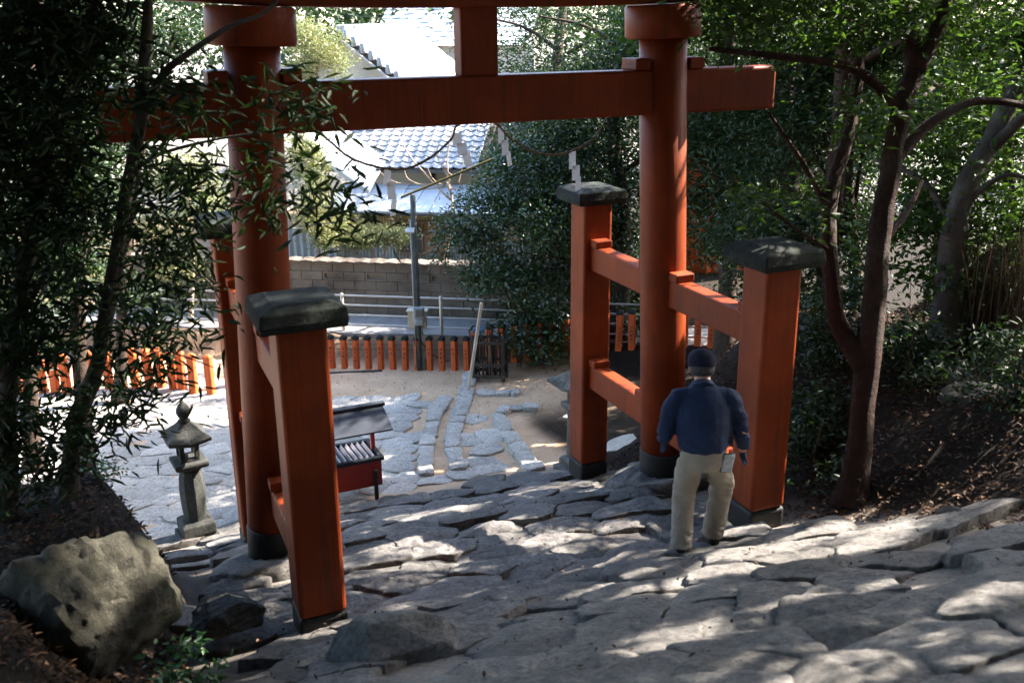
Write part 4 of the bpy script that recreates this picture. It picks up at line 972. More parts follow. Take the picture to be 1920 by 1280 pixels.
# body: one continuous skin under the clothes (pelvis, spine, head, arms, legs)
BV = [(0, 0, .90), (0, .02, 1.08), (0, .07, 1.27), (0, .13, 1.43), (0, .18, 1.49), (0, .225, 1.555), (0, .245, 1.64),
      (-.10, 0, .86), (-.12, .07, .47), (-.13, -.01, .09), (-.14, .12, .03),
      (.10, .01, .86), (.215, .24, .53), (.155, .24, .06), (.17, .38, -.02),
      (-.20, .09, 1.36), (-.31, .02, 1.10), (-.27, .20, .93), (.20, .09, 1.36), (.325, .04, 1.09), (.345, .14, .86)]
BE = [(0, 1), (1, 2), (2, 3), (3, 4), (4, 5), (5, 6), (0, 7), (7, 8), (8, 9), (9, 10), (0, 11), (11, 12), (12, 13), (13, 14), (3, 15), (15, 16), (16, 17), (3, 18), (18, 19), (19, 20)]
BR = [.10, .10, .11, .09, .055, .082, .088, .07, .06, .04, .035, .09, .06, .04, .035, .065, .045, .03, .065, .045, .03]
skinned('body', BV, BE, BR, 'skin', man)
def loft(mb, pts, rad, n=20):
    # closed tube with elliptical sections: (half width across X, half depth)
    P = [Vector(p_) for p_ in pts]; m_ = len(P); v = []; f = []
    for i, p_ in enumerate(P):
        t_ = (P[min(i+1, m_-1)]-P[max(i-1, 0)]).normalized(); x_ = Vector((1, 0, 0)); x_ = (x_-t_*x_.dot(t_)).normalized(); y_ = t_.cross(x_)
        rx, ry = rad[i] if isinstance(rad[i], tuple) else (rad[i], rad[i])
        for k in range(n):
            a_ = 2*PI*k/n; v.append(p_+x_*rx*math.cos(a_)+y_*ry*math.sin(a_))
    for i in range(m_-1):
        for k in range(n): f.append((i*n+k, i*n+(k+1) % n, (i+1)*n+(k+1) % n, (i+1)*n+k))
    f += [tuple(range(n))[::-1], tuple((m_-1)*n+k for k in range(n))]; mb.add(v, f)
def fused(name, chains, mat, vox=.013, it=6, fold=None):
    mb = MB()
    for pts, rad in chains:
        k = 5; sp3 = smooth_pts(pts, k); rr = [r_ if isinstance(r_, tuple) else (r_, r_) for r_ in rad]
        r3 = list(zip(lerp_list([q[0] for q in rr], len(sp3)), lerp_list([q[1] for q in rr], len(sp3)))); loft(mb, sp3, r3)
    me = mb.mesh(name); o = bpy.data.objects.new(name, me); COL.objects.link(o)
    rm = o.modifiers.new('remesh', 'REMESH'); rm.mode = 'VOXEL'; rm.voxel_size = vox; rm.use_smooth_shade = True
    sm = o.modifiers.new('smooth', 'SMOOTH'); sm.factor = .5; sm.iterations = it
    dg = bpy.context.evaluated_depsgraph_get(); dg.update(); me2 = bpy.data.meshes.new_from_object(o.evaluated_get(dg)); bpy.data.objects.remove(o); me2.name = name
    if fold:
        nrm = [v.normal.copy() for v in me2.vertices]
        for v, nn2 in zip(me2.vertices, nrm): v.co += nn2*fold(v.co)
    for p_ in me2.polygons: p_.use_smooth = True
    return link(name, me2, mat, man)
def ridge(x): return 1-2*abs(x)
def shirt_fold(c):
    low = max(0, min(1, (1.22-c.z)/.25)); arm = max(0, min(1, (abs(c.x)-.2)/.06))
    d1 = ridge(noise.noise(Vector((c.x*7+c.z*4, c.y*5, c.z*6-c.x*3)))); d2 = ridge(noise.noise(Vector((c.x*5, c.y*5, c.z*17+c.x*6)))); d3 = noise.noise(c*22)
    return .010*(d1-.5)*(.5+.6*low)+.012*(d2-.5)*max(arm, low*.8)+.003*d3-(.018*max(0, 1-abs(c.z-.945)/.022) if abs(c.x) < .23 else 0)+.006*max(0, 1-abs(abs(c.x)-.17)/.012)*(1 if c.z > 1.2 else 0)*-1
def trouser_fold(c):
    kn = max(0, 1-abs(c.z-.50)/.2); an = max(0, 1-abs(c.z-.13)/.14); st = max(0, 1-abs(c.z-.80)/.12)
    d2 = ridge(noise.noise(Vector((c.x*6, c.y*6, c.z*16+c.x*8)))); d1 = ridge(noise.noise(Vector((c.x*9, c.y*9, c.z*3)))); d3 = noise.noise(c*20)
    return .013*(d2-.5)*(.35+.8*max(kn, an, st))+.006*(d1-.5)+.002*d3
fused('shirt', [([(0, .0, .915), (0, .01, .96), (0, .02, 1.06), (0, .04, 1.18), (0, .075, 1.29), (0, .115, 1.38), (0, .15, 1.44), (0, .175, 1.49)], [(.185, .15), (.20, .165), (.212, .175), (.218, .17), (.222, .158), (.19, .13), (.11, .10), (.068, .072)]),
                ([(-.12, .095, 1.385), (-.205, .09, 1.355), (-.258, .07, 1.25), (-.285, .05, 1.13), (-.295, .06, 1.06), (-.29, .13, 1.0), (-.28, .195, .955)], [.072, .082, .074, .066, .066, .056, .050]),
                ([(.12, .095, 1.385), (.205, .09, 1.355), (.262, .08, 1.25), (.295, .06, 1.13), (.315, .06, 1.06), (.332, .095, .98), (.345, .13, .915)], [.072, .082, .074, .066, .066, .056, .050])], 'navy', .013, 7, shirt_fold)
fused('trousers', [([(0, .0, 1.0), (0, 0, .93), (0, -.005, .86), (0, 0, .81)], [(.165, .135), (.18, .15), (.182, .158), (.14, .13)]),
                   ([(-.09, 0, .85), (-.105, .03, .72), (-.12, .07, .55), (-.126, .075, .45), (-.132, .035, .25), (-.136, .0, .05)], [(.10, .13), (.105, .122), (.096, .10), (.092, .098), (.088, .094), (.088, .10)]),
                   ([(.09, .0, .86), (.135, .09, .74), (.20, .20, .58), (.212, .235, .50), (.19, .235, .30), (.162, .235, .03)], [(.10, .13), (.108, .12), (.10, .105), (.098, .10), (.09, .094), (.086, .098)])], 'khaki', .013, 6, trouser_fold)
for nm, c, yaw_ in (('shoe', (-.138, .05, .035), .05), ('shoe', (.165, .295, -.035), -.1)):
    prof = []
    mb = MB(); v = []; f = []; secs = [(-.10, .030, .05, .075), (-.06, .042, .06, .09), (0, .045, .06, .085), (.07, .05, .05, .065), (.13, .048, .042, .05), (.17, .034, .03, .035), (.185, .012, .018, .02)]
    for (yy, w2, hh, tp) in secs:
        for a in np.linspace(0, 2*PI, 12, endpoint=False): v.append((w2*math.cos(a), yy, -.03+tp/2+tp/2*math.sin(a)))
    for i in range(len(secs)-1):
        for k in range(12): f.append((i*12+k, i*12+(k+1) % 12, (i+1)*12+(k+1) % 12, (i+1)*12+k))
    f += [tuple(range(12)), tuple((len(secs)-1)*12+k for k in range(12))]
    o = mb.add(v, f).build(nm, 'shoe', man, c, True); o.rotation_euler = (-.12, 0, -yaw_); o.scale = (1.2, 1.15, 1.15)
# cap with a short brim, hair and ears
hc = Vector((0, .245, 1.60))
mb = MB(); v = []; f = []; n_ = 22
for j, (r_, z) in enumerate(((.108, -.018), (.110, .02), (.107, .055), (.092, .085), (.06, .108), (.02, .118))):
    for k in range(n_): a = 2*PI*k/n_; v.append((r_*.93*math.cos(a), r_*1.10*math.sin(a), z))
for j in range(5):
    for k in range(n_): f.append((j*n_+k, j*n_+(k+1) % n_, (j+1)*n_+(k+1) % n_, (j+1)*n_+k))
f.append(tuple(5*n_+k for k in range(n_)))
cp = mb.add(v, f).build('cap', 'cap_cloth', man, hc, True); cp.rotation_euler = (-.30, 0, 0); cp.scale = (1.1, 1.1, 1.08)
v = []; f = []
for k in range(11):
    a = PI*.15+PI*.7*k/10; v += [(.10*math.cos(a), .112*math.sin(a), .0), (.125*math.cos(a), .19*math.sin(a)+.005, -.03), (.125*math.cos(a), .19*math.sin(a), -.037), (.10*math.cos(a), .11*math.sin(a), -.01)]
for k in range(10):
    for q in range(4): f.append((k*4+q, k*4+(q+1) % 4, (k+1)*4+(q+1) % 4, (k+1)*4+q))
MB().add(v, f).build('brim', 'cap_cloth', cp, None, True)
hm_ = MB().lathe([(.070, -.085), (.088, -.06), (.096, -.02), (.094, .01)], 18).build('hair', 'hair', man, hc+Vector((0, -.012, -.005)), True); hm_.rotation_euler = (-.3, 0, 0); hm_.scale = (1.08, 1.08, 1.05)
for s in (-1, 1):
    e_ = MB().lathe([(.006, -.03), (.014, -.018), (.016, .005), (.013, .025), (.004, .034)], 8).build('ear', 'skin', man, hc+Vector((s*.094, .0, -.035)), True); e_.scale = (.6, 1.3, 1)
MB().lathe([(.018, -.02), (.014, .0), (.005, .03)], 8).build('nose', 'skin', man, hc+Vector((0, .105, -.05)), True)
MB().tube([(.082, .135, 1.415), (.07, .09, 1.475), (.0, .06, 1.50), (-.07, .09, 1.475), (-.082, .135, 1.415)], .020, 8).build('collar', 'navy', man, None, True)
# gloved hands: palm and five fingers
def hand(wr_, down, fwd, side):
    wr_ = Vector(wr_); d = Vector(down).normalized(); s_ = Vector(side).normalized(); n2 = d.cross(s_)
    v = [wr_-d*.03, wr_+d*.02, wr_+d*.06]; e = [(0, 1), (1, 2)]; r_ = [(.028, .028), (.036, .022), (.040, .019)]
    for q, L in ((-.030, .066), (-.010, .078), (.011, .074), (.030, .060)):
        k = len(v); b0 = wr_+d*.085+s_*q; v += [b0, b0+d*L*.5+n2*.012, b0+d*L*.85+n2*.035]; e += [(2, k), (k, k+1), (k+1, k+2)]; r_ += [.0105, .0095, .008]
    k = len(v); v += [wr_+d*.04-s_*.042+n2*.008, wr_+d*.075-s_*.055+n2*.02, wr_+d*.10-s_*.052+n2*.032]; e += [(1, k), (k, k+1), (k+1, k+2)]; r_ += [.014, .011, .009]
    return skinned('glove', [tuple(p_) for p_ in v], e, r_, 'glove', man, 0, 2)
hand((.35, .145, .875), (.02, .25, -1), 0, (0, 1, .2)); hand((-.275, .215, .93), (.1, .5, -.8), 0, (0, -.8, -.5))
ph_ = MB().box((.185, -.085, .865), (.10, .026, .155), ry=.20, rz=.35).build('pouch', 'pouch', man, None, False, .012, 2)
MB().box((.185, -.082, .865), (.11, .018, .168), ry=.20, rz=.35).build('pouch_rim', 'shoe', ph_, None, False, .012, 2)

# ------------------------------------------------------------------ vegetation
def leaves(centers, normals_bias, L, Wd, rs, droop=.25, fold=.18, six=False, up=.5):
    n_ = len(centers); c = np.asarray(centers)
    L = L*rs.uniform(.65, 1.2, n_)[:, None]; Wd = Wd*rs.uniform(.7, 1.15, n_)[:, None]
    ax = rs.normal(size=(n_, 3)); ax[:, 2] = ax[:, 2]*.5-droop
    if normals_bias is not None: ax += normals_bias
    ax /= np.linalg.norm(ax, axis=1, keepdims=True)
    nr = rs.normal(size=(n_, 3))*.75; nr[:, 2] += up*1.6
    sd_ = np.cross(ax, nr); sd_ /= np.maximum(np.linalg.norm(sd_, axis=1, keepdims=True), 1e-6); nn_ = np.cross(sd_, ax)
    if six:
        P = np.stack([c, c+ax*L*.3+sd_*Wd*.5+nn_*Wd*fold, c+ax*L*.68+sd_*Wd*.38+nn_*(Wd*fold-L*.03), c+ax*L-nn_*L*.12, c+ax*L*.68-sd_*Wd*.38+nn_*(Wd*fold-L*.03), c+ax*L*.3-sd_*Wd*.5+nn_*Wd*fold], 1).reshape(-1, 3)
        b_ = np.arange(n_)[:, None]*6; q = np.concatenate([b_+np.array([[0, 1, 2, 3]]), b_+np.array([[0, 3, 4, 5]])]); return P, q, None
    P = np.stack([c, c+ax*L*.45+sd_*Wd*.5+nn_*Wd*fold, c+ax*L-nn_*L*.08, c+ax*L*.45-sd_*Wd*.5+nn_*Wd*fold], 1).reshape(-1, 3)
    b_ = np.arange(n_)[:, None]*4; return P, None, np.concatenate([b_+np.array([[0, 1, 2]]), b_+np.array([[0, 2, 3]])])
def clumps(ells, ncl, per, rs, spread, shell=.55, flat=.7):
    pts = []
    wts = np.array([e[1][0]*e[1][1]*e[1][2] for e in ells])**.75; wts = wts/wts.sum()
    for (c, r_), k in zip(ells, (wts*ncl).astype(int)+1):
        d = rs.normal(size=(k, 3)); d /= np.linalg.norm(d, axis=1, keepdims=True); rad = rs.uniform(shell, 1.0, (k, 1))**.7
        cc_ = np.array(c)+d*rad*np.array(r_)
        for q in cc_:
            m_ = max(4, int(per*rs.uniform(.5, 1.5))); s_ = spread*rs.uniform(.6, 1.3)
            pts.append(q+rs.normal(size=(m_, 3))*s_*np.array([1, 1, flat]))
    return np.concatenate(pts) if pts else np.zeros((1, 3))
# openings in the canopy: sunlight reaches the stairs and the right pillar through these
GAPS = [(1350, 1060, .60, .18), (1500, 1062, .50, .15), (1285, 1108, .45, .12), (1610, 1035, .40, .10), (1240, 1230, .40, .12), (900, 1045, .45, .07), (790, 985, .55, .11), (700, 1030, .50, .10), (800, 1062, .35, .06), (1065, 935, .38, .09), (1300, 1030, .40, .16), (1450, 1030, .50, .16), (1220, 1090, .42, .14), (1410, 1075, .35, .10), (1560, 985, .30, .10), (1650, 1005, .25, .08),
        (1110, 1115, .30, .08), (1240, 1205, .35, .14), (1400, 1165, .25, .07), (1680, 1115, .28, .08), (1770, 1165, .30, .09), (1450, 1205, .20, .08), (600, 1205, .22, .10), (590, 1265, .15, .08), (820, 1180, .30, .06), (1390, 985, .25, .07), (1180, 1240, .2, .06), (980, 1065, .3, .05),
        (800, 885, .30, .10), (860, 870, .22, .09), (1000, 870, .35, .12), (1040, 830, .35, .08), (660, 905, .3, .08), (700, 860, .3, .06), (1150, 930, .25, .06), (930, 1000, .22, .05), (880, 960, .18, .05), (130, 1100, .10, .05), (200, 1030, .2, .08), (400, 1070, .25, .08)]
GAPS_W = []
for gx_, gy_, ga_, gb_ in GAPS:
    q_ = hit_ground(gx_, gy_); GAPS_W.append((q_[0], q_[1], q_[2], ga_*1.35, gb_*1.45))
for P_, ga_, gb_ in ((at_d(110, 1090, 6.75), .16, .06), (at_d(215, 1060, 6.8), .14, .05), (at_d(180, 1190, 6.65), .16, .05), (at_d(285, 1050, 6.9), .10, .05)): GAPS_W.append((P_[0], P_[1], P_[2], ga_, gb_))
for gx_, gy_ in ((395, 742), (350, 738), (318, 732), (385, 725)):
    q_ = hit_ground(gx_, gy_); GAPS_W.append((q_[0], q_[1], q_[2], 1.0, .30))
SN = np.array(SUN)
def sun_open(Q, pad=.06):
    # which leaves would stand in one of the openings
    bad = np.zeros(len(Q), bool)
    for x, y, z, a, b in GAPS_W:
        t_ = (Q[:, 2]-z)/SN[2]; wv = .35*np.sin(Q[:, 1]*9+x*5)
        bad |= (t_ > .4) & (((Q[:, 0]-SN[0]*t_-x)/(a+pad))**2+((Q[:, 1]-SN[1]*t_-y+.04*np.sin((Q[:, 0]-SN[0]*t_)*7+z*9))/(b+pad))**2 < 1+wv)
    for (px_, py_, z0_, z1_) in ((2.28, -.12, 1.7, 4.2), (-1.95, -1.9, .5, 2.8), (2.33, -1.9, .3, 2.7), (2.2, -.9, 2.2, 2.6), (2.2, .8, .7, 1.05)):
        t_ = (Q[:, 0]-px_)/SN[0]; zz = Q[:, 2]-SN[2]*t_
        bad |= (t_ > .25) & (np.abs(Q[:, 1]-SN[1]*t_-py_) < .36) & (zz > z0_) & (zz < z1_) & (np.sin(zz*5.3+py_*3)+.6*np.sin(zz*13) > -.95)
    return bad
def crown_mesh(name, ells, ncl, per, seed, L, Wd, spread=.28, shell=.45, flat=.6, six=False, droop=.25, up=.5, off=None):
    rs = np.random.default_rng(seed); c = clumps(ells, ncl, per, rs, spread, shell, flat)
    if off is not None: c = c[~sun_open(c+off)]
    P, q, t_ = leaves(c, None, L, Wd, rs, droop, .18, six, up); return fast_mesh(name, P, q, t_)
def limb(pts, r0, r1, n=9, wob=.02, k=5, seed=0):
    sp2 = smooth_pts(pts, k); m_ = len(sp2); rad = np.linspace(0, 1, m_)**.8
    out = []
    for i, p_ in enumerate(sp2): out.append(p_+Vector((noise.noise(p_*2.1+Vector((seed, 0, 0))), noise.noise(p_*2.1+Vector((0, seed, 5))), 0))*wob)
    return out, [r0+(r1-r0)*x*(1.0)+r0*.10*noise.noise(Vector((i*.45, seed, 0))) for i, x in enumerate(rad)]
def tree(name, label, base, trunk_pts, r0, r1, branches, ells, ncl, per, seed, L, Wd, bark, leaf, cat='tree', group=None, spread=.28, shell=.45, six=False, droop=.25, flat=.6, up=.5, sides=10, flare=True, gap=True):
    base = Vector(base); t = thing(name, label, cat, base, 0, group)
    def build_limb(pp, a, b, nm, fl=False):
        pts, rad = limb([Vector(q)-base for q in pp], a, b, seed=seed)
        if fl: rad[0] *= 1.7; rad[1] *= 1.3; rad[2] *= 1.12
        MB().tube(pts, rad, sides).build(nm, bark, t, None, True, 0, 1, a*.10, 5)
    if trunk_pts: build_limb(trunk_pts, r0, r1, 'trunk', flare)
    for k, (pp, a, b) in enumerate(branches): build_limb(pp, a, b, 'branch')
    if ells:
        me = crown_mesh('crown', [(np.array(c)-np.array(base), r_) for c, r_ in ells], ncl, per, seed, L, Wd, spread, shell, flat, six, droop, up, np.array(base) if gap else None)
        link('crown', me, leaf, t)
    return t
D = at_d
def q9(x, y, d): return tuple(D(x, y, d))
# glossy evergreen in the middle of the court
cb = at_z(1012, 690, -1.33); cz0 = gz(cb[0], cb[1]); dc = float(np.dot(cb-CAM, FW))
def dd(x, y, e=0): return tuple(D(x, y, dc+e))
tree('evergreen_tree', 'glossy dark green evergreen with dense leaves behind the stick rack', (cb[0], cb[1], cz0), [(cb[0], cb[1], cz0-.1), dd(1008, 620), dd(1000, 520, .2), dd(1000, 400, .3)], .085, .03,
     [([dd(1012, 660), dd(1035, 600), dd(1060, 520), dd(1090, 430, .4)], .05, .015), ([dd(1005, 640), dd(960, 570), dd(920, 500)], .035, .012), ([dd(1010, 640), dd(985, 560), dd(975, 450), dd(960, 350)], .045, .012), ([dd(1002, 560), dd(935, 470), dd(880, 410)], .03, .01), ([dd(1004, 540, .2), dd(1060, 440, .3), dd(1150, 330, .8)], .035, .01)],
     [(dd(985, 440), (1.05, 1.0, 1.0)), (dd(905, 400), (.75, .7, .55)), (dd(985, 330, .2), (.95, .9, .75)), (dd(1090, 370, .7), (1.2, 1.1, 1.15)), (dd(930, 515), (.75, .7, .42)), (dd(1020, 560), (.75, .7, .45)), (dd(1000, 630, -.2), (.55, .45, .34)), (dd(965, 625, -.1), (.35, .4, .22)), (dd(1040, 655, -.2), (.35, .35, .22)), (dd(1050, 620, -.1), (.35, .4, .35)), (dd(1180, 600, .5), (.6, .6, .5)), (dd(1140, 500, .9), (.85, .9, .9)), (dd(850, 450), (.42, .45, .42)), (dd(960, 290, .5), (.55, .6, .45))],
     700, 52, 11, .105, .045, 'bark_grey', 'L_camellia', spread=.17, shell=.5, droop=.35, flat=.75)
# woods to the right and behind: each tree its own trunk and crown
wood = [((1160, 640), 19.5, 17, (1.7, 1.7, 1.6), 150), ((1040, 620), 23.5, 21, (2.0, 2.0, 1.9), 95), ((1360, 640), 18.0, 23, (1.6, 1.6, 1.7), 150), ((1480, 650), 15.5, 29, (1.4, 1.4, 1.6), 175), ((1240, 600), 25, 31, (2.2, 2.0, 2.1), 100), ((1550, 640), 21, 37, (1.9, 1.9, 2.0), 150)]
wl_ = ['tall dark tree rising behind the far right bracing post', 'tall dark tree above the house roof beyond the glossy evergreen', 'dark leafy tree seen between the right pillar and the near right post', 'dark leafy tree directly behind the near right post', 'distant dark tree filling the gap right of the centre strut', 'dark tree behind the forked red-barked trunk']
for (pxy, dep, sd_, rr_, ytop), lb_ in zip(wood, wl_):
    b = D(pxy[0], pxy[1], dep); zb = gz(b[0], b[1]) if dep < 22 else -1.4; b = np.array([b[0], b[1], zb]); x = pxy[0]
    cs = []
    rs = np.random.default_rng(sd_)
    for k in range(7): cs.append((tuple(D(x+rs.normal(0, 55), ytop+rs.uniform(-150, 330), dep+rs.normal(0, .7))), tuple(np.array(rr_)*rs.uniform(.45, .85))))
    tr = [tuple(b), tuple(D(x+8, 420, dep)), tuple(D(x-10, 230, dep)), tuple(D(x+15, 20, dep)), tuple(D(x+5, -120, dep))]
    br = [([tuple(D(x, y_, dep)), tuple(D(x+sg*60, y_-40, dep-.2)), tuple(D(x+sg*150, y_-60, dep-.5))], .06, .015) for y_, sg in ((330, 1), (240, -1), (120, 1), (90, -1))]
    tree('broadleaf_tree', lb_, b, tr, .19, .09, br, cs, 420, 46, sd_, .13, .045, 'bark', 'L_dark', spread=.26, droop=.3, shell=.3)
for (bx_, by_), dep_, el_, sd_, lb_ in (((1600, 690), 14.5, [((1560, 90), (1.0, .9, .7)), ((1650, 40), (1.0, .9, .5)), ((1500, 240), (.7, .7, .6)), ((1590, 430), (.6, .6, .5)), ((1480, 420), (.6, .6, .5)), ((1620, 250), (.5, .5, .5))], 317, 'dark tree filling the space between the two stems of the forked tree'),
                              ((1900, 690), 14.0, [((1900, 520), (.9, .8, .5)), ((1960, 330), (.6, .7, .8)), ((1780, 60), (.9, .9, .4)), ((1840, 590), (.7, .7, .35)), ((1930, 640), (.7, .7, .4))], 331, 'dark tree at the right border behind the leaning trunk')):
    b = D(bx_, by_, dep_); b[2] = gz(b[0], b[1])-.05; e0 = el_[0][0]
    tree('border_tree', lb_, b, [tuple(b), q9(bx_+5, 520, dep_), q9(bx_-10, 330, dep_), q9(bx_, 120, dep_), q9(bx_+20, -60, dep_)], .13, .05, [([q9(bx_, 420, dep_), q9(c[0], c[1], dep_)], .04, .012) for c, _ in el_],
         [(q9(c[0], c[1], dep_), r_) for c, r_ in el_], 340, 40, sd_, .11, .042, 'bark', 'L_dark', spread=.19, shell=.2, droop=.3)
# forked red-barked tree on the right bank
def q9(x, y, d): return tuple(D(x, y, d))
tb = np.array(q9(1600, 930, 9.5)); tb[2] = gz(tb[0], tb[1])-.05
tree('forked_tree', 'crooked red-barked tree forking low on the right bank beside the stairs', tb,
     [tuple(tb), q9(1612, 820, 9.5), q9(1622, 700, 9.5), q9(1640, 560, 9.5), q9(1648, 440, 9.5), q9(1668, 330, 9.5), q9(1690, 200, 9.5), q9(1712, 120, 9.5), q9(1690, 0, 9.4), q9(1670, -200, 9.0)], .135, .08,
     [([q9(1618, 690, 9.5), q9(1570, 600, 9.6), q9(1556, 480, 9.7), q9(1560, 350, 9.8), q9(1600, 210, 9.9), q9(1610, 60, 9.9)], .11, .05),
      ([q9(1715, 130, 9.5), q9(1760, 40, 9.4), q9(1790, -80, 9.2)], .10, .05), ([q9(1660, 320, 9.5), q9(1740, 235, 9.6), q9(1830, 190, 9.7), q9(1930, 200, 9.8)], .07, .03),
      ([q9(1560, 400, 9.8), q9(1500, 300, 9.7), q9(1440, 210, 9.6)], .04, .015), ([q9(1690, 210, 9.5), q9(1600, 130, 9.3), q9(1450, 105, 9.0), q9(1330, 92, 8.9)], .06, .02), ([q9(1560, 470, 9.7), q9(1480, 420, 9.3), q9(1420, 370, 9.2)], .025, .01),
      ([q9(1646, 460, 9.5), q9(1700, 400, 9.8), q9(1730, 340, 10)], .05, .02)],
     [(q9(1500, 20, 9.4), (.9, .8, .40)), (q9(1440, 60, 9.0), (.5, .6, .3)), (q9(1600, -60, 9.2), (1.4, 1.3, .5)), (q9(1800, -40, 9.4), (1.3, 1.2, .6)), (q9(1880, 120, 9.9), (.6, .8, .45)), (q9(1530, 370, 9.3), (.30, .35, .15)), (q9(1440, 370, 9.1), (.26, .3, .08)), (q9(1620, 200, 9.2), (.35, .4, .18)), (q9(1350, -120, 9.0), (1.3, 1.2, .5))],
     300, 34, 43, .12, .036, 'bark_red', 'L_green', spread=.17, six=True, droop=.2)
# second trunk, behind the fork
tb = np.array(q9(1760, 705, 11.2)); tb[2] = gz(tb[0], tb[1])-.05
tree('leaning_tree', 'dark trunk leaning right behind the forked tree with sunlit pale limbs', tb,
     [tuple(tb), q9(1772, 600, 11.2), q9(1785, 480, 11.2), q9(1800, 380, 11.2), q9(1845, 290, 11.3), q9(1900, 180, 11.5), q9(1960, 60, 11.8)], .20, .09,
     [([q9(1850, 285, 11.3), q9(1905, 235, 11.1), q9(1960, 180, 11.0)], .08, .05), ([q9(1790, 430, 11.2), q9(1730, 340, 11.4), q9(1640, 300, 11.8)], .05, .02), ([q9(1795, 400, 11.2), q9(1880, 330, 11.0), q9(1940, 340, 11)], .04, .02)],
     [(q9(1760, 330, 11.9), (.75, .8, .55)), (q9(1850, 400, 11.6), (.8, .8, .35)), (q9(1900, 470, 11.6), (.6, .7, .3)), (q9(1700, 430, 11.8), (.5, .6, .35)), (q9(1880, 30, 12.0), (1.0, 1.0, .7)), (q9(1730, 510, 11.5), (.45, .5, .16)), (q9(1690, 240, 12.2), (.7, .7, .4))],
     300, 40, 47, .11, .045, 'bark_grey', 'L_green', spread=.18, six=True)
# trees up the right slope; their tops reach over the stairs and shade them
shade = [((6.2, 2.2), 11.0, 2.7, 53, 'slender tree standing behind the right bank with its crown high over the gate'), ((7.6, -2.8), 13.0, 2.9, 59, 'tall tree up the right slope at the edge of the picture'),
         ((5.8, -5.2), 12.0, 2.6, 61, 'tall tree above the rocks beside the upper stairs'), ((9.6, -1.5), 14.0, 2.9, 67, 'farther tall tree on the right slope behind the leaning trunk'), ((7.2, 5.0), 9.5, 2.3, 71, 'tree right of the court towards the lane'),
         ((9.8, 3.6), 11.5, 2.4, 73, 'tall tree far right of the court beyond the bank'), ((10.2, -4.8), 14, 2.8, 77, 'tall tree far up the right slope')]
for (x, y), h, r_, sd_, lb_ in shade:
    z0 = gz(x, y)-.05; rs = np.random.default_rng(sd_); cs = []
    for k in range(13): cs.append(((x+rs.normal(0, r_*.62), y+rs.normal(0, r_*.75), z0+h*rs.uniform(.36, 1.06)), tuple(np.array((r_*.42, r_*.42, r_*.26))*rs.uniform(.7, 1.2))))
    br = []
    for k in range(6):
        c = cs[k][0]; br.append(([(x+.05, y, z0+h*.40), ((x+c[0])/2, (y+c[1])/2, (z0+h*.45+c[2])/2+.1), c], .07, .02))
    tree('shade_tree', lb_, (x, y, z0), [(x, y, z0), (x+.1, y+.1, z0+h*.3), (x-.1, y, z0+h*.6), (x+.15, y-.1, z0+h*.95)], .17, .06, br, cs, 400, 44, sd_, .18, .07, 'bark', 'L_green', spread=.23, droop=.2, shell=.15)
# hillside trees, unseen and added: crowns block sky over and behind the stairs
over = [((-7.5, -2.0), 9.5, 3.4, 211, 'unseen tall tree added on the left slope, its crown blocking sky over the gate'), ((-7.0, -8.5), 11.5, 3.8, 223, 'unseen tall tree added on the left slope beside the upper stairs to block sky'), ((-1.0, -13.5), 13.0, 4.2, 227, 'unseen tall tree added behind the upper stairs to block sky'), ((4.0, -11.5), 12.5, 4.0, 229, 'unseen tall tree added right of the upper stairs to block sky'), ((-6.5, -15), 13, 4.2, 233, 'unseen tall tree added high on the slope at the left to block sky'), ((8.5, -8.5), 11.5, 3.2, 239, 'unseen tall tree added on the right slope above the rocks to block sky'),
        ((-11, -5.5), 11, 3.8, 241, 'unseen broad tree added farther out on the left slope to block sky'), ((-10.5, 1.5), 10, 3.2, 251, 'unseen broad tree added left of the court to block sky'), ((2.0, -16.5), 13, 4.2, 257, 'unseen tall tree added higher up behind the stairs to block sky'), ((-11.5, -12), 13, 4.2, 263, 'unseen tall tree added far up the left slope to block sky')]
for (x, y), h, r_, sd_, lb_ in over:
    z0 = gz(x, y)-.1; rs = np.random.default_rng(sd_); cs = []
    for k in range(10): cs.append(((x+rs.normal(0, r_*.55)+(2.8 if -9 < x < -5 else 0), y+rs.normal(0, r_*.6), z0+h*rs.uniform(.62, 1.05)), tuple(np.array((r_*.5, r_*.5, r_*.28))*rs.uniform(.7, 1.2))))
    br = [([(x, y, z0+h*.45), ((x+c[0])/2, (y+c[1])/2, (z0+h*.5+c[2])/2), c] , .08, .02) for c, _ in cs[:6]]
    tree('added_hillside_tree', lb_, (x, y, z0), [(x, y, z0), (x+.1, y, z0+h*.4), (x, y+.1, z0+h*.9)], .25, .08, br, cs, 380, 40, sd_, .34, .15, 'bark', 'L_dark', spread=.42, droop=.2, shell=.2)
oc = [((-1.2, -3.2, 10.2), (2.6, 2.4, .9)), ((1.4, -6.0, 11.2), (2.6, 2.4, 1.0)), ((-3.6, -5.6, 10.6), (2.4, 2.4, .9)), ((-.2, -.2, 9.6), (2.5, 2.2, .8)), ((3.0, -1.6, 11.4), (2.4, 2.4, .9)), ((-4.0, -.6, 9.4), (2.4, 2.2, .9)), ((-6.5, -3.5, 8.6), (2.2, 2.4, 1.2)), ((-3.2, 1.0, 8.0), (2.0, 1.0, .7)), ((.2, 1.2, 8.2), (2.0, 1.0, .7)), ((-1.5, -1.4, 8.4), (2.2, 1.6, .8)), ((1.6, -3.2, 9.2), (2.2, 1.8, .8)), ((-5.5, -1.0, 7.6), (1.8, 1.8, 1.2)), ((-3.5, -9.0, 11.0), (2.6, 2.4, 1.0)), ((.8, -9.5, 12.0), (2.6, 2.4, 1.0)), ((-6.8, .8, 8.2), (1.8, 2.0, 1.3))]
tz = gz(-6.4, -6.8)  # unseen tree, added to shut out the sky above the stairs
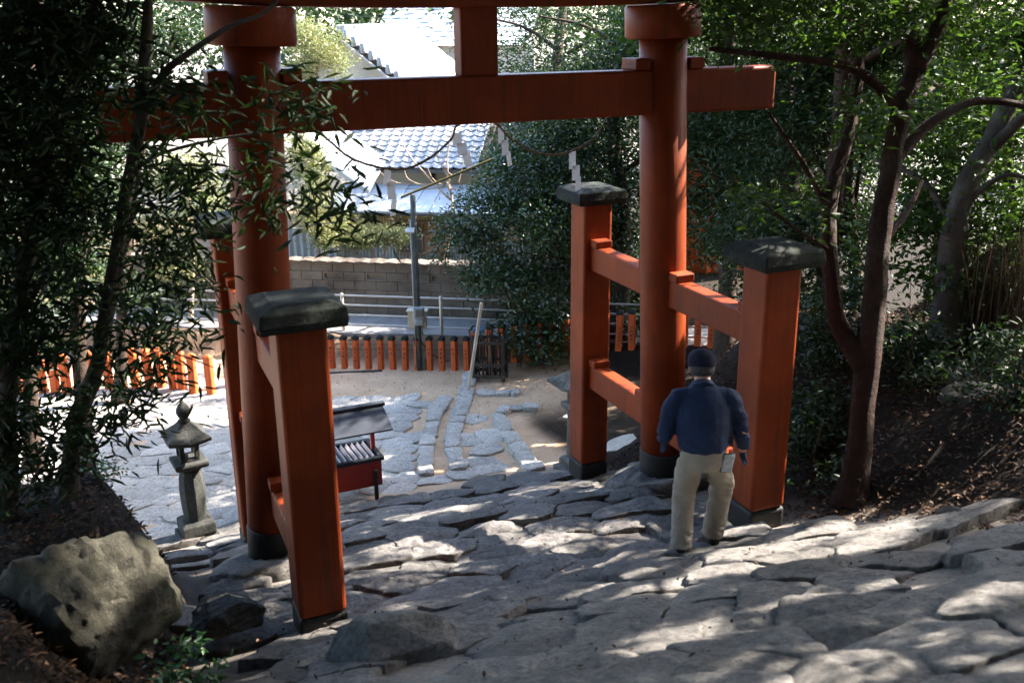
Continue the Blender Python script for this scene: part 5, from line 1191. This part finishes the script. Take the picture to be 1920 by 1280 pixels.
tree('added_overhanging_tree', 'unseen spreading tree added on the left slope, its limbs blocking sky over the stairs', (-6.4, -6.8, tz), [(-6.4, -6.8, tz-.1), (-6.2, -6.5, 5.5), (-5.4, -5.8, 7.6), (-3.8, -4.8, 9.2)], .38, .18,
     [([(-5.4, -5.8, 7.6), tuple((np.array((-5.0, -5.0, 8.4))+np.array(c))/2), c], .12, .03) for c, _ in oc], oc, 1350, 42, 293, .26, .11, 'bark', 'L_dark', spread=.36, droop=.2, shell=.1)
# dark trees at the left border behind the fence line
for (bx_, by_), dep_, el_, sd_, lb_ in (((40, 760), 14.5, [((40, 120), (1.2, 1., .8)), ((90, 300), (.9, .9, .6)), ((-20, 420), (.9, .9, .8)), ((120, 30), (1.2, 1, .5)), ((20, 560), (.7, .7, .5))], 307, 'dark tree standing left of the court beyond the leaning trunk'),
                              ((215, 690), 17.5, [((230, 90), (1.3, 1.1, .7)), ((330, 60), (.9, .9, .4)), ((200, 230), (1.0, 1.0, .6)), ((150, 420), (.9, .9, .6)), ((240, 560), (.6, .6, .35))], 311, 'dark tree behind the curved left fence'),
                              ((130, 720), 12.8, [((60, 230), (.8, .7, .45)), ((150, 330), (.6, .6, .4)), ((30, 640), (.6, .6, .3)), ((100, 480), (.6, .6, .35))], 313, 'slim dark tree at the left end of the fence')):
    b = D(bx_, by_, dep_); b[2] = gz(b[0], b[1])-.05; e0 = el_[0][0]
    tree('border_tree', lb_, b, [tuple(b), q9(bx_+15, 560, dep_), q9(bx_+30, 330, dep_), q9(e0[0], e0[1], dep_), q9(e0[0]+20, -60, dep_)], .11, .05, [([q9(bx_+20, 420, dep_), q9(c[0], c[1], dep_)], .04, .012) for c, _ in el_[1:]],
         [(q9(c[0], c[1], dep_), r_) for c, r_ in el_], 260, 40, sd_, .12, .042, 'bark', 'L_dark', spread=.2, shell=.2, droop=.3)
# left slope: long-leaved shrubs close to the camera
def lance(label, base, trunk, r0, br, ells, ncl, per, seed, L=.15, Wd=.030, spread=.16):
    tree('long_leaved_tree', label, base, trunk, r0, r0*.35, br, ells, ncl, per, seed, L, Wd, 'bark_grey', 'L_lance', spread=spread, six=True, droop=.45, shell=.2, flat=.8, up=.35)
lb = np.array(q9(125, 925, 8.6)); lb[2] = gz(lb[0], lb[1])-.08
lance('leaning slender tree with long narrow leaves on the left bank', lb, [tuple(lb), q9(140, 800, 8.3), q9(180, 690, 8.0), q9(205, 560, 7.7), q9(232, 380, 7.4), q9(262, 230, 7.1), q9(275, 60, 6.9), q9(280, -60, 6.7)], .085,
      [([q9(200, 640, 7.9), q9(225, 500, 7.6), q9(250, 380, 7.5), q9(262, 270, 7.4)], .035, .02), ([q9(262, 240, 7.1), q9(300, 150, 7.0), q9(355, 100, 6.9), q9(430, 50, 6.8), q9(500, 20, 6.8), q9(560, -60, 6.8)], .035, .008), ([q9(238, 330, 7.3), q9(300, 290, 7.1), q9(400, 262, 6.9), q9(520, 245, 6.8)], .02, .006),
       ([q9(215, 500, 7.6), q9(290, 480, 7.3), q9(380, 520, 7.1), q9(410, 560, 7.0)], .018, .005), ([q9(190, 660, 8.0), q9(280, 650, 7.7), q9(400, 690, 7.5)], .012, .004)],
      [(q9(330, 170, 6.9), (.25, .3, .12)), (q9(560, 190, 6.6), (.22, .25, .13)), (q9(350, 330, 6.9), (.35, .4, .16)), (q9(620, 380, 6.6), (.20, .22, .10)), (q9(560, 340, 6.6), (.15, .2, .08)), (q9(300, 430, 7.1), (.34, .35, .22)), (q9(310, 540, 7.1), (.30, .35, .13)), (q9(270, 620, 7.5), (.35, .3, .15)), (q9(230, 730, 7.7), (.30, .3, .10)), (q9(180, 790, 8.0), (.25, .3, .12)), (q9(480, 390, 6.8), (.14, .2, .06))],
      100, 22, 73)
l2 = np.array(q9(10, 960, 8.2)); l2[2] = gz(l2[0], l2[1])-.08
lance('dense long-leaved tree darkening the left border of the picture', l2, [tuple(l2), q9(15, 750, 7.9), q9(40, 550, 7.6), q9(80, 330, 7.3), q9(150, 120, 7.0), q9(190, -40, 6.8)], .09,
      [([q9(20, 700, 7.8), q9(-20, 500, 7.6), q9(20, 300, 7.4)], .04, .02), ([q9(60, 430, 7.4), q9(120, 330, 7.2), q9(160, 200, 7.1)], .03, .015), ([q9(30, 620, 7.7), q9(100, 480, 7.5), q9(130, 350, 7.4)], .025, .012)],
      [(q9(60, 100, 7.0), (.75, .6, .55)), (q9(150, 40, 6.9), (.45, .5, .28)), (q9(40, 300, 7.3), (.55, .5, .45)), (q9(120, 200, 7.0), (.32, .4, .35)), (q9(20, 480, 7.5), (.5, .5, .4)), (q9(130, 400, 7.3), (.35, .35, .3)), (q9(60, 640, 7.7), (.38, .4, .22)), (q9(40, 800, 8.0), (.5, .4, .25)), (q9(110, 560, 7.5), (.3, .3, .2)), (q9(-60, 600, 7.6), (.4, .5, .9)), (q9(0, 180, 7.2), (.6, .5, .6)), (q9(50, 880, 8.1), (.4, .3, .2))],
      340, 26, 79)
l3 = np.array(q9(190, 905, 8.9)); l3[2] = gz(l3[0], l3[1])-.05
tree('leafy_sapling', 'small fine-leaved sprig growing over the court edge below the leaning tree', l3, [tuple(l3), q9(178, 880, 8.9), q9(170, 850, 8.9)], .008, .004, [([q9(165, 890, 8.9), q9(200, 880, 8.9), q9(230, 872, 8.9)], .005, .002)],
     [(q9(175, 870, 8.9), (.16, .16, .10)), (q9(210, 880, 8.9), (.14, .12, .06)), (q9(160, 915, 8.9), (.10, .1, .06))], 26, 12, 83, .045, .022, 'bark', 'L_fern', 'sapling', None, .05, .3)
# pale sunlit growth in front of the house, each shrub its own
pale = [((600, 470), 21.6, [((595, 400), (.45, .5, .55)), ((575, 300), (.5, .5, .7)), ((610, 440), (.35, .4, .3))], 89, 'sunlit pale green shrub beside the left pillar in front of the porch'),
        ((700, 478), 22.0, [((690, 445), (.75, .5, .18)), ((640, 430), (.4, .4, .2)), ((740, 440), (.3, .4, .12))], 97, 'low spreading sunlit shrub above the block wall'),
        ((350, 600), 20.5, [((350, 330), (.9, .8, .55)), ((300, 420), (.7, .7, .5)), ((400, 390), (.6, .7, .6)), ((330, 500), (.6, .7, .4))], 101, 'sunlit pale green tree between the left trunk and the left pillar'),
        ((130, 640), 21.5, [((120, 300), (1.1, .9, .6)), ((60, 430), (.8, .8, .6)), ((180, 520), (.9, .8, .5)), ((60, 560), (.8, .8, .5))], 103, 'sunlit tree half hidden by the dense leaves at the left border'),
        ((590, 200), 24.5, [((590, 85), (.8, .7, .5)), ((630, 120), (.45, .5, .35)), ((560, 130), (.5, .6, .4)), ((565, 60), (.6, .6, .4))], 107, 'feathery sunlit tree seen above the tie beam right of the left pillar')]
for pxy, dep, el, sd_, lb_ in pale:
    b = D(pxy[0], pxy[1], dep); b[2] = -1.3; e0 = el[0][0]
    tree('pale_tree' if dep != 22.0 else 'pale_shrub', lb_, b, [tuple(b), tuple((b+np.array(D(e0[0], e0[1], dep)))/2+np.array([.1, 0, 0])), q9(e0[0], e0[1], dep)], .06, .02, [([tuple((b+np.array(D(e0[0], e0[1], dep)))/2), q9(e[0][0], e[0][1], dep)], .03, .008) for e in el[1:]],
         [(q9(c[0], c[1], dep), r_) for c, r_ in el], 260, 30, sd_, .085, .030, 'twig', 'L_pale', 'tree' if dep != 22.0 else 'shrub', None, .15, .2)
# bare tree in front of the tiled roof
bb = D(800, 500, 20.9); bb = np.array([bb[0], bb[1], ROAD_Z])+np.array(uv(0, .9)); d0 = 20.3
bt = [([q9(845, 375, d0), q9(800, 330, d0), q9(760, 280, d0), q9(742, 238, d0)], .022, .008), ([q9(835, 350, d0), q9(790, 355, d0), q9(740, 352, d0)], .020, .006), ([q9(830, 345, d0), q9(775, 345, d0), q9(700, 340, d0), q9(692, 338, d0)], .014, .005), ([q9(800, 352, d0), q9(765, 335, d0), q9(758, 312, d0)], .016, .005),
      ([q9(845, 360, d0), q9(838, 300, d0), q9(850, 240, d0)], .020, .008), ([q9(855, 355, d0), q9(815, 340, d0), q9(800, 312, d0)], .016, .006), ([q9(740, 343, d0), q9(715, 325, d0), q9(700, 312, d0)], .010, .004), ([q9(745, 342, d0), q9(722, 335, d0), q9(690, 328, d0)], .010, .004), ([q9(850, 330, d0), q9(830, 310, d0), q9(812, 240, d0)], .014, .005), ([q9(860, 345, d0), q9(868, 300, d0), q9(862, 240, d0)], .012, .005), ([q9(845, 340, d0), q9(822, 300, d0), q9(800, 235, d0)], .012, .004)]
tree('bare_tree', 'leafless tree with pale arching twigs in front of the tiled roof', bb, [tuple(bb), q9(840, 450, d0), q9(848, 380, d0), q9(838, 340, d0)], .04, .025, bt, None, 0, 0, 109, 0, 0, 'twig', None, sides=6, flare=False)
# brush and dead fronds at the right border
def fronds(name, label, c, n_, h, r_, seed, mat, cat):
    rs = np.random.default_rng(seed); P = []; Q = []
    for k in range(n_):
        x, y = rs.normal(0, r_, 2); L = h*rs.uniform(.5, 1.1); lx, ly = rs.normal(0, .12, 2)*L; w2 = rs.uniform(.006, .016); b_ = len(P); a = rs.uniform(0, PI); dx, dy = math.cos(a)*w2, math.sin(a)*w2
        for t_ in (0, .4, .75, 1.0): 
            s_ = 1-.7*t_; P += [(x+lx*t_*t_-dx*s_, y+ly*t_*t_-dy*s_, L*t_), (x+lx*t_*t_+dx*s_, y+ly*t_*t_+dy*s_, L*t_)]
        for j in range(3): Q.append((b_+j*2, b_+j*2+1, b_+j*2+3, b_+j*2+2))
    o = thing(name, label, cat, c); link('dead_fronds', fast_mesh('dead_fronds', P, Q), mat, o); return o
for px_, dep, h, sd_, lb_ in ((1815, 11.8, 1.1, 113, 'clump of dry upright fronds right of the leaning trunk'), (1880, 11.2, 1.3, 127, 'brown dead frond clump against the right border')):
    c = D(px_, 690, dep); c[2] = gz(c[0], c[1])-.05; fronds('dry_clump', lb_, c, 260, h, .2, sd_, 'thatch', 'dry plant')
c = np.array(q9(1840, 700, 12.2)); c[2] = gz(c[0], c[1])
tree('understorey_shrub', 'dark glossy shrub spreading under the leaning tree at right', c, [tuple(c), q9(1840, 620, 12.2), q9(1850, 560, 12.2)], .03, .01, [], [(q9(1850, 560, 12), (.7, .6, .35)), (q9(1900, 600, 11.6), (.5, .5, .3)), (q9(1800, 620, 12.4), (.4, .4, .2))], 120, 30, 131, .09, .035, 'bark', 'L_camellia', 'shrub', None, .15, .2)
c = np.array(q9(1545, 700, 11.6)); c[2] = gz(c[0], c[1])
tree('understorey_shrub', 'dim dark shrub between the near right post and the forked trunk', c, [tuple(c), q9(1545, 660, 11.6), q9(1540, 600, 11.6)], .03, .01, [], [(q9(1540, 640, 11.4), (.45, .45, .5)), (q9(1530, 760, 11.0), (.35, .4, .35)), (q9(1590, 560, 11.8), (.4, .4, .3))], 110, 30, 137, .09, .035, 'bark', 'L_dark', 'shrub', None, .15, .2)
for (bx_, by_), dep_, sd_, lb_ in (((1530, 830), 10.2, 271, 'black-green brush behind the foot of the near right post'), ((1690, 790), 10.6, 277, 'dark low brush on the bank right of the forked trunk'), ((1890, 820), 9.6, 281, 'dark brush at the right border above the edge rocks')):
    c = np.array(q9(bx_, by_, dep_)); c[2] = gz(c[0], c[1])
    tree('understorey_shrub', lb_, c, [tuple(c), tuple(c+np.array([0, 0, .3])), tuple(c+np.array([.05, 0, .6]))], .02, .008, [], [(tuple(c+np.array([0, 0, .25])), (.55, .55, .28)), (tuple(c+np.array([.3, .2, .45])), (.4, .4, .25))], 70, 26, sd_, .09, .035, 'bark', 'L_dark', 'shrub', None, .13, .2)
c = np.array(q9(1690, 690, 16)); c[2] = gz(c[0], c[1])
tree('sunlit_bush', 'small bright sunlit bush in the gap between the two right trunks', c, [tuple(c), q9(1690, 680, 16), q9(1690, 660, 16)], .02, .01, [], [(q9(1690, 690, 16), (.5, .4, .2)), (q9(1660, 680, 16), (.3, .3, .2))], 60, 24, 139, .07, .03, 'twig', 'L_pale', 'bush', None, .1, .2)
# ferny sprigs at the lower left
for (x, y), dep, sd_, lb_ in (((345, 1215), 6.6, 149, 'small green sprig in the dark hollow below the near left post'), ((395, 1262), 6.3, 151, 'glossy low seedling at the bottom edge near the hollow'), ((318, 1260), 6.2, 157, 'broad-leaved seedling beneath the boulder at the bottom edge')):
    c = np.array(q9(x, y+30, dep)); o = tree('seedling', lb_, c, [tuple(c), q9(x, y, dep)], .005, .003, [], [(q9(x, y, dep), (.11, .11, .06))], 9, 7, sd_, .075, .032, 'bark', 'L_fern', 'seedling', None, .05, .2, True)
# fallen leaves on the two banks, uncountable
def litter(name, label, n_, xr, yr, seed, L=.055):
    rs = np.random.default_rng(seed); x = rs.uniform(*xr, n_); y = rs.uniform(*yr, n_); z = ground(x, y)
    nzv = np.array([noise.noise(Vector((a*1.3, b*1.3, 0)))*.5+noise.noise(Vector((a*4.1, b*4.1, 3)))*.22 for a, b in zip(x, y)])*.12
    P, q, t_ = leaves(np.stack([x, y, z+nzv+.02], 1), None, L, L*.5, rs, 0.0, .2, False, 2.5); return tag(link(name, fast_mesh(name, P, q, t_), 'dry'), label, 'leaf litter', None, 'stuff')
litter('fallen_leaves', 'brown fallen leaves covering the left bank', 11000, (-6.5, -3.2), (-5.5, 1.0), 163, .07)
litter('fallen_leaves', 'brown fallen leaves covering the dark right bank', 17000, (2.5, 7.5), (-5.0, 2.5), 167, .065)
litter('fallen_leaves', 'dry leaves scattered on the bank below the lane', 2500, (-4, 8), (5.0, 10.5), 173, .04)
rs = np.random.default_rng(191); x_ = rs.uniform(-3, 2.6, 420); y_ = rs.uniform(-5.5, 2.5, 420); P, q, t_ = leaves(np.stack([x_, y_, ground(x_, y_)+.10], 1), None, .045, .022, rs, 0., .2, False, 2.5)
tag(link('stair_leaves', fast_mesh('stair_leaves', P, q, t_), 'dry'), 'few dry leaves scattered over the stone stairs', 'leaf litter', None, 'stuff')
# wooded slope closing the view
rs = np.random.default_rng(181); cs = []
for k in range(60):
    a = rs.uniform(-.75, .85); r_ = rs.uniform(38, 52); az = YAW+a; cs.append(((CAM[0]+math.sin(az)*r_, CAM[1]+math.cos(az)*r_, rs.uniform(-1, 8)), (4, 4, 2.6)))
tag(link('far_wood', crown_mesh('far_wood', cs, 1500, 26, 181, .42, .2, .8, .3), 'L_dark'), 'wooded slope closing the view beyond the houses', 'wood', None, 'stuff')
print('objects', len(bpy.data.objects), 'tris', sum(len(o.data.polygons)*2 for o in bpy.data.objects if o.type == 'MESH'))
